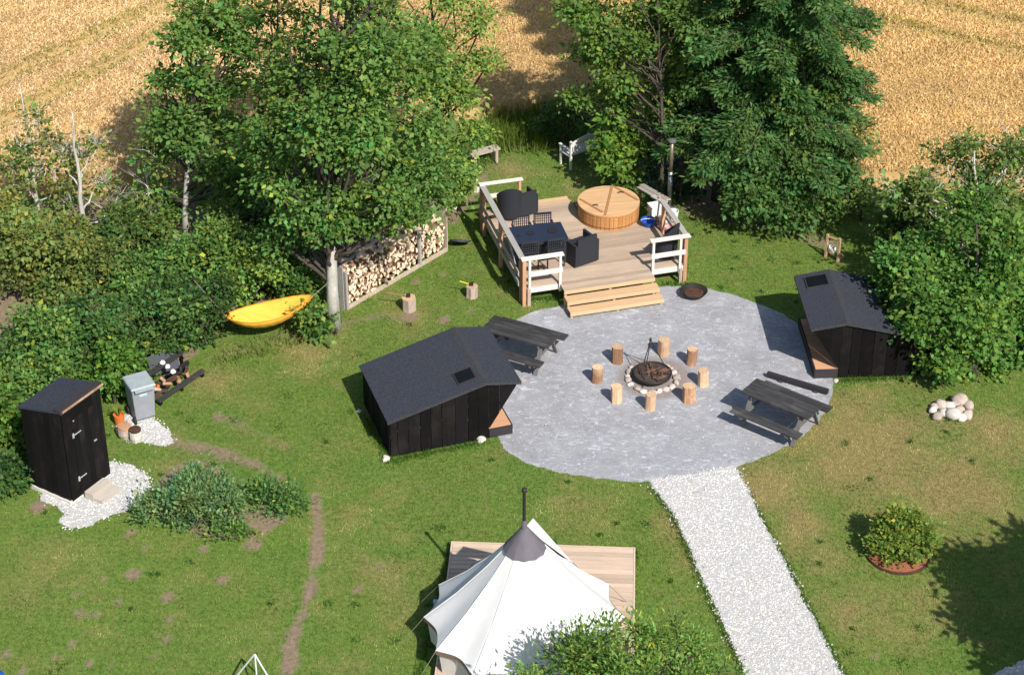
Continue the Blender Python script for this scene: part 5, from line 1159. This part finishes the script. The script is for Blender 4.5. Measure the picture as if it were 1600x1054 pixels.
# ------------------------------------------------------------------ wheelie bin, pots, log rack
g = G(222, 658); bn = thing('wheelie_bin', 'grey wheelie bin with pale lid and blue sticker on white gravel', 'bin', (g.x - .02, g.y + .22, .02), R(28))
MB().box((0, 0, .50), (.46, .50, .86), taper=1.18).build('body', 'bin_grey', bn, bevel=.02)
MB().box((0, -.02, .965), (.60, .66, .05), taper=.93).build('lid', 'bin_lid', bn, bevel=.015); MB().b2(-.22, .22, -.40, -.33, .90, .95).build('grip', 'bin_lid', bn)
MB().tube([(-.26, .30, .92), (.26, .30, .92)], .02, 8).build('handle', 'bin_grey', bn)
for sx in (-1, 1): MB().tube([(sx * .24, .22, .1), (sx * .29, .22, .1)], .10, 16).build('wheel', 'rubber', bn)
MB().tube([(-.29, -.26, .09), (-.24, -.26, .09)], .09, 14).build('wheel', 'rubber', bn)
o = MB().add([(-.10, -.271, .62), (.08, -.271, .62), (.08, -.293, .78), (-.10, -.293, .78)], [(0, 1, 2, 3)]).build('sticker', 'sticker', bn)
for (px, py, r, h, lab, top, mt) in ((196, 682, .17, .26, 'round stone pot with brown lid beside the outhouse gravel', 'log_bark', 'stone'), (213, 688, .15, .28, 'pale stone pot with reddish lid nearest the wheelie bin', 'rusty', 'stone_white')):
    g = G(px, py); t = thing('stone_pot', lab, 'pot', (g.x, g.y, .0)); MB().lathe([(r * .8, 0), (r, h * .45), (r * .93, h)], 16, jit=.03).build('pot', mt, t); MB().lathe([(r * .9, h + .002), (r * .9, h + .05), (r * .2, h + .06)], 16).build('lid', top, t)
g = G(186, 663); t = thing('potted_plant', 'orange pot with a spiky yellow green plant beside the wheelie bin', 'plant', (g.x + .02, g.y, 0)); MB().lathe([(.10, 0), (.13, .30), (.11, .30), (.10, .22)], 14).build('pot', 'orange', t)
mbp = MB()
for k in range(26):
    a = rnd.uniform(0, 6.28); r = rnd.uniform(.1, .22); mbp.tube([(0, 0, .25), (r * .5 * math.cos(a), r * .5 * math.sin(a), .45), (r * math.cos(a), r * math.sin(a), .50 + rnd.uniform(-.1, .12))], [.014, .012, .002], 3)
M['spike_leaf'] = plain('spiky_leaf', (.20, .25, .04), (.12, .2, .04), 8); mbp.build('leaves', 'spike_leaf', t)
# dark low rack with firewood scraps
ra, rb = G(248, 634), G(318, 586); rdir = rb - ra; rk = thing('log_rack', 'low black timber rack holding scraps of wood under the bushes', 'rack', (ra.x, ra.y, 0), math.atan2(rdir.y, rdir.x)); rl = rdir.length
MB().b2(0, rl, -.05, .05, .10, .18).build('beam', 'table_wood', rk); MB().b2(-.05, rl - .1, .48, .58, .48, .56).build('beam', 'black_trim', rk); MB().b2(0, rl, .45, .55, .10, .18).build('beam', 'black_trim', rk)
for x in (.06, rl * .5, rl - .06):
    for y_ in (-.0, .5): MB().b2(x - .04, x + .04, y_ - .04, y_ + .04, 0, .099).build('foot', 'black_wood', rk)
for x in (.06, rl - .15): MB().b2(x - .03, x + .03, .50, .56, .181, .479).build('upright', 'black_wood', rk)
mats = ['char', 'log_grey', 'orange', 'char', 'black_metal', 'log_bark', 'rubber', 'log_pale', 'char', 'orange', 'log_bark', 'black_metal', 'log_grey', 'char', 'table_wood', 'log_bark', 'char', 'rubber']
for k, mm in enumerate(mats):
    x = .12 + (rl - .3) * k / len(mats); y_ = .12 + .28 * ((k * 7) % 5) / 5; r_ = rnd.uniform(.05, .09); a = rnd.uniform(0, 3)
    o = MB().beam((-r_ * 1.6, 0, 0), (r_ * 1.6, 0, .02), r_, r_ * .9).build('wood_scrap', mm, rk, loc=(x, y_, .20 + .05 * (k % 3))); o.rotation_euler = (a, .2, a * 2)
g = G(252, 610); o = tag(MB().box((0, 0, 0), (.72, .46, .03)).build('slanted_panel', 'dark_slab', loc=(g.x, g.y + .55, .42)), 'dark grey panel leaning under the bush behind the wheelie bin', 'panel'); o.rotation_euler = (R(48), 0, R(30))
for k, (px, py) in enumerate(((262, 572), (254, 566), (270, 580))):
    g = G(px, py, .6); tag(MB().rock((0, 0, 0), .07, 70 + k).build('white_bag', 'white_plastic', loc=g), ('small white bag in the bush above the slanted panel', 'tiny white bag at the top left of the three in the bush', 'little white bag nearest the log rack')[k], 'bag')

# ------------------------------------------------------------------ hammock
hl, hr_ = GY(352, 493, 42.75), GY(488, 463, 43.15); hm = thing('hammock', 'bright yellow fabric hammock slung between trees', 'hammock', (0, 0, 0))
n1, n2_ = 40, 12; vs = []; L = hr_ - hl
for i in range(n1 + 1):
    t = i / n1; env = math.sin(math.pi * min(1, t * 1.0)) ** .62; c_ = hl.lerp(hr_, t); sag = (4 * t * (1 - t)); top_ = c_ + Vector((0, .25 * env, -.18 * sag)); 
    for j in range(n2_ + 1):
        s_ = j / n2_; a = math.pi * s_
        # a loose trough: far edge high, belly low, near edge lower than the far one
        y_ = (.42 - .80 * s_) * env; z_ = -(.50 * math.sin(a) ** .8) * env + (.10 * (1 - s_) - .06 * s_) * env
        wr = .012 * math.sin(t * 60 + s_ * 5) * env * .4 + .004 * math.sin(s_ * 30 + t * 9) * env
        vs.append((c_.x, c_.y + y_ * .9, c_.z - .16 * sag + z_ * .8 + wr))
idx = lambda i, j: i * (n2_ + 1) + j
fs = [(idx(i, j), idx(i + 1, j), idx(i + 1, j + 1), idx(i, j + 1)) for i in range(n1) for j in range(n2_)]
fab = MB().add(vs, fs).build('fabric', 'hammock', hm, smooth=True); so = fab.modifiers.new('thick', 'SOLIDIFY'); so.thickness = .006
for j in (0, n2_): MB().tube([vs[idx(i, j)] for i in range(0, n1 + 1)], .011, 5).build('hem', 'hammock_hem', hm)
for e_, q_ in ((hl, (hl.x - .9, hl.y + .9, hl.z + .55)), (hr_, (-4.33, 43.62, hr_.z + .22))): MB().tube([e_, q_], .009, 5).build('rope', 'rope', hm)
lf = MB()
for k in range(16):
    i = rnd.randint(12, 30); j = rnd.randint(8, 11); p_ = Vector(vs[idx(i, j)]); a = rnd.uniform(0, 6.28); d_ = Vector((math.cos(a), math.sin(a) * .5, .2)) * .05
    lf.add([p_ + Vector((0, -.01, .02)), p_ + d_ + Vector((0, -.01, .02)), p_ + d_ * .5 + Vector((.03, -.02, .035))], [(0, 1, 2)])
M['dead_leaf'] = plain('fallen_leaf', (.22, .2, .03), (.12, .1, .03), 9); lf.build('fallen_leaves', 'dead_leaf', hm)

# ------------------------------------------------------------------ benches and odds and ends by the trees
g0, g1_ = G(890, 266), G(927, 253); d_ = g1_ - g0; bh = thing('garden_bench', 'white slatted garden bench seen from behind beside the bright shrub', 'bench', g0, math.atan2(d_.y, d_.x)); bl = 1.05
# seat faces away from the camera (+y)
for sx in (0.03, bl - .03): MB().b2(sx - .03, sx + .03, -.03, .03, 0, .88).build('leg', 'bench_white', bh); MB().b2(sx - .03, sx + .03, .42, .48, 0, .62).build('leg', 'bench_white', bh); MB().b2(sx - .035, sx + .035, -.0, .52, .60, .63).build('armrest', 'bench_white', bh)
for k in range(4): MB().b2(.0, bl, .04 + k * .11, .13 + k * .11, .40, .425).build('seat_slat', 'bench_white', bh)
pts = [(bl * i / 8, .80 + .12 * math.sin(math.pi * i / 8)) for i in range(9)]
tb = MB(); tb.sweep([(x, -.02, z) for x, z in pts] + [(x, -.02, z - .13) for x, z in reversed(pts)], (0, 0, 0), (0, .035, 0)); tb.build('top_rail', 'bench_white', bh); MB().b2(.05, bl - .05, -.02, .015, .44, .52).build('bottom_rail', 'bench_white', bh)
for k in range(9): x = .12 + k * (bl - .24) / 8; MB().b2(x - .014, x + .014, -.015, .01, .52, .71 + .11 * math.sin(math.pi * x / bl)).build('back_slat', 'bench_white', bh)
g0, g1_ = G(737, 262), G(771, 258); pbn = thing('plank_bench', 'grey weathered plank bench half hidden in tall grass left of the deck', 'bench', g0, R(30))
MB().b2(-.05, .85, -.14, .14, .40, .45).build('seat', 'log_grey', pbn)
for x in (.06, .74): MB().b2(x - .04, x + .04, -.12, .12, 0, .398).build('leg', 'log_grey', pbn)
for k, (px, py, r, lab) in enumerate(((732, 268, .09, 'small white stone highest on the bank behind the deck corner'), (740, 283, .16, 'large white stone on the bank at the back left deck corner'), (745, 294, .12, 'white stone touching the back left post of the deck'), (730, 300, .10, 'brown stone on the bank beside the white ones'), (708, 322, .12, 'pale stone lying at the lower end of the earth bank'))):
    g = G(px, py + 6); tag(MB().rock((0, 0, r * .6), (r, r * .9, r * .9), 80 + k).build('garden_stone', 'stone_white' if k != 3 else 'log_bark', loc=g), lab, 'stone')
RK = [(1457, 640, .10), (1464, 650, .11), (1470, 632, .13), (1483, 634, .12), (1499, 628, .19), (1513, 634, .13), (1487, 648, .17), (1511, 648, .13), (1459, 634, .09), (1475, 645, .12), (1498, 642, .13), (1492, 632, .12), (1503, 652, .11)]
rc = G(1485, 642); rp = thing('rock_pile', 'heap of pale rounded boulders on the lawn below the right tree', 'rocks', rc)
for k, (px, py, r) in enumerate(RK):
    g = G(px, py + 4) - rc; r *= 1.28; MB().rock((0, 0, r * .5), (r, r * .85, r * .7), 90 + k).build('boulder', 'stone' if k % 3 else 'stone_white', rp, smooth=True, loc=g)
# small timber frame on the lawn edge
fa, fb_ = G(1290, 402), G(1309, 409); d_ = fb_ - fa; fr_ = thing('timber_frame', 'small light timber stand with little white things hanging in it', 'stand', fa, math.atan2(d_.y, d_.x)); fl_ = d_.length
z1_ = GY(1290, 366, fa.y).z
for x in (0, fl_): MB().b2(x - .028, x + .028, -.028, .028, 0, z1_).build('post', 'log_pale', fr_)
MB().b2(.022, fl_ - .022, -.015, .015, z1_ - .08, z1_ - .04).build('cross_bar', 'log_pale', fr_); MB().b2(.022, fl_ - .022, -.012, .012, z1_ * .55, z1_ * .55 + .03).build('cross_bar', 'galv', fr_)
for x in (0, fl_): MB().b2(x - .03, x + .03, -.05 - (.0 if x == 0 else .0), .30, .0, .05).build('foot', 'log_bark', fr_)
MB().beam((fl_, .28, .03), (fl_, .02, .28), .03, .03).build('brace', 'log_bark', fr_)
for k in range(5): MB().rock((fl_ * (.25 + .12 * k), -.02, z1_ * (.52 - .06 * (k % 4))), (.045, .02, .05), k).build('hanging_cup', ('white_plastic', 'galv')[k % 2], fr_)
# A-frame of pipes at the bottom edge
ap_ = G(398, 1021, .72); tr_ = thing('pipe_trestle', 'low galvanised pipe A frame at the bottom edge left of the tent', 'trestle', (ap_.x, ap_.y, 0))
for e_ in ((-.62, -.28, 0), (.50, -.45, 0), (.10, -.62, 0)): MB().tube([(0, 0, .72), e_], .018, 8).build('leg', 'galv', tr_)
g = G(-6, 1058); t = thing('blue_tarp', 'corner of a blue tarpaulin at the bottom left picture corner', 'tarp', g); MB().rock((0, 0, .05), (.18, .18, .10), 5).build('sheet', 'blue', t)

# ------------------------------------------------------------------ bell tent on its platform
pf = thing('tent_platform', 'low square platform of pale decking boards carrying the bell tent', 'platform', (-1.26, 34.90, 0), R(-3.1)); PW = 3.83; PD = 4.6
y = 0; k = 0
while y > -PD:
    MB().b2(.02, PW - .02, y - .135, y - .010, .165, .195 + rnd.uniform(0, .002)).build('plank', 'deck_pale', pf); y -= .141; k += 1
MB().b2(-.02, .015, -PD, .02, .02, .199).build('edge_board', 'deck_pale', pf); MB().b2(PW - .015, PW + .02, -PD, .02, .02, .199).build('edge_board', 'deck_pale', pf); MB().b2(-.02, PW + .02, .021, .05, .02, .199).build('edge_board', 'deck_pale', pf)
jb = MB()
for x in (.3, 1.2, 2.1, 3.0, 3.6): jb.b2(x, x + .05, -PD, 0, .03, .16)
jb.build('joists', 'deck', pf)
TC = Vector((.24, 31.78, .2)); bt_ = thing('bell_tent', 'white canvas bell tent with grey chimney collar pitched on the platform', 'tent', TC)
NR = 12; RE = 1.95; ZE = .62; ZA = 2.86
def cone_pt(a, t):
    """a angle, t 0 apex .. 1 eave; ribs taut, cloth between them sags in"""
    k = (a / (2 * math.pi) * NR) % 1.0; sc = math.sin(math.pi * k)
    r = (.02 + RE * (.84 * t + .16 * t ** 2.2)); r *= 1 - .105 * sc * t ** .7
    z = ZA - (ZA - ZE) * (1.10 * t - .10 * t ** 2) ; z += .04 * sc * t
    return Vector((r * math.cos(a), r * math.sin(a), z))
NA = 12 * 10; NT = 18; vs = []; fs = []
for i in range(NT + 1):
    t = i / NT
    for k in range(NA): vs.append(cone_pt(2 * math.pi * k / NA, t))
for i in range(NT):
    for k in range(NA): fs.append((i * NA + k, i * NA + (k + 1) % NA, (i + 1) * NA + (k + 1) % NA, (i + 1) * NA + k))
MB().add([tuple(v_) for v_ in vs], [tuple(reversed(f)) for f in fs]).build('canopy', 'canvas', bt_, smooth=True)
# seams on the ribs, wall below with brown hem
for k in range(NR):
    a = 2 * math.pi * k / NR; MB().tube([cone_pt(a, t) + Vector((0, 0, .004)) for t in (.16, .4, .7, 1.0)], .010, 5).build('seam', 'canvas', bt_)
vs = []; fs = []
for k in range(NA):
    p_ = cone_pt(2 * math.pi * k / NA, .985); q_ = p_ * 1.0; r_ = math.hypot(p_.x, p_.y); vs += [(p_.x * .99, p_.y * .99, p_.z - .02), (p_.x * .95, p_.y * .95, .0)]
for k in range(NA): a = k * 2; b_ = ((k + 1) % NA) * 2; fs.append((a, a + 1, b_ + 1, b_))
MB().add(vs, fs).build('side_wall', 'canvas_wall', bt_)
vs = []; fs = []
for k in range(NA):
    p_ = cone_pt(2 * math.pi * k / NA, 1.0); vs += [(p_.x * 1.003, p_.y * 1.003, p_.z + .008), (p_.x * 1.003, p_.y * 1.003, p_.z - .09)]
for k in range(NA): a = k * 2; b_ = ((k + 1) % NA) * 2; fs.append((a, a + 1, b_ + 1, b_))
MB().add(vs, fs).build('valance', 'brown_tape', bt_)
vs = []; fs = []; n_ = 48
for i, t in enumerate((.0, .08, .15, .225)):
    for k in range(n_): p_ = cone_pt(2 * math.pi * k / n_, t); r_ = math.hypot(p_.x, p_.y); vs.append((p_.x * (1 + .02 / max(r_, .02)), p_.y * (1 + .02 / max(r_, .02)), p_.z + .03))
for i in range(3):
    for k in range(n_): fs.append((i * n_ + k, (i + 1) * n_ + k, (i + 1) * n_ + (k + 1) % n_, i * n_ + (k + 1) % n_))
fs.append(tuple(range(n_)))
MB().add(vs, fs).build('chimney_collar', 'cap', bt_, smooth=False)
MB().tube([(-.01, -.02, ZA - .1), (-.01, -.02, ZA + .18)], [.06, .045], 12).build('flue_boot', 'cap', bt_)
MB().tube([(-.01, -.02, ZA + .10), (-.01, -.02, ZA + .86)], .032, 12).build('chimney', 'black_metal', bt_)
MB().lathe([(.05, 0), (.05, .05), (.03, .08)], 12, c=(-.01, -.02, ZA + .86)).build('chimney_cap', 'black_metal', bt_)
# door hood facing the patio
tipA, tipB = cone_pt(2 * math.pi * 2 / 12, 1.0), cone_pt(2 * math.pi * 3 / 12, 1.0); pk = GY(833, 809, TC.y + .42) - TC
base = cone_pt(2 * math.pi * 2.5 / 12, .02); 
hood = MB().add([base, pk, tipA * 1.0, tipB * 1.0, pk * .99 + Vector((0, .02, -.01))], [(0, 2, 1), (0, 1, 3), (1, 2, 3)]); ho_ = hood.build('door_hood', 'canvas', bt_)
sm_ = ho_.modifiers.new('thick', 'SOLIDIFY'); sm_.thickness = .01
for k in (5, 6, 7, 8, 0, 1):
    a = 2 * math.pi * k / NR; p_ = cone_pt(a, 1.0); q_ = Vector((p_.x * 1.22, p_.y * 1.22, .0)); MB().tube([p_, q_], .006, 4).build('guy_rope', 'rope', bt_)
g = G(681, 938, .15); pl_ = tag(MB().box((0, 0, .07), (.10, .07, .14)).build('electric_box', 'sticker', loc=(g.x, g.y, .02)), 'small pale blue box at the left edge of the tent platform', 'box')
# loose fallen leaves on the lawn
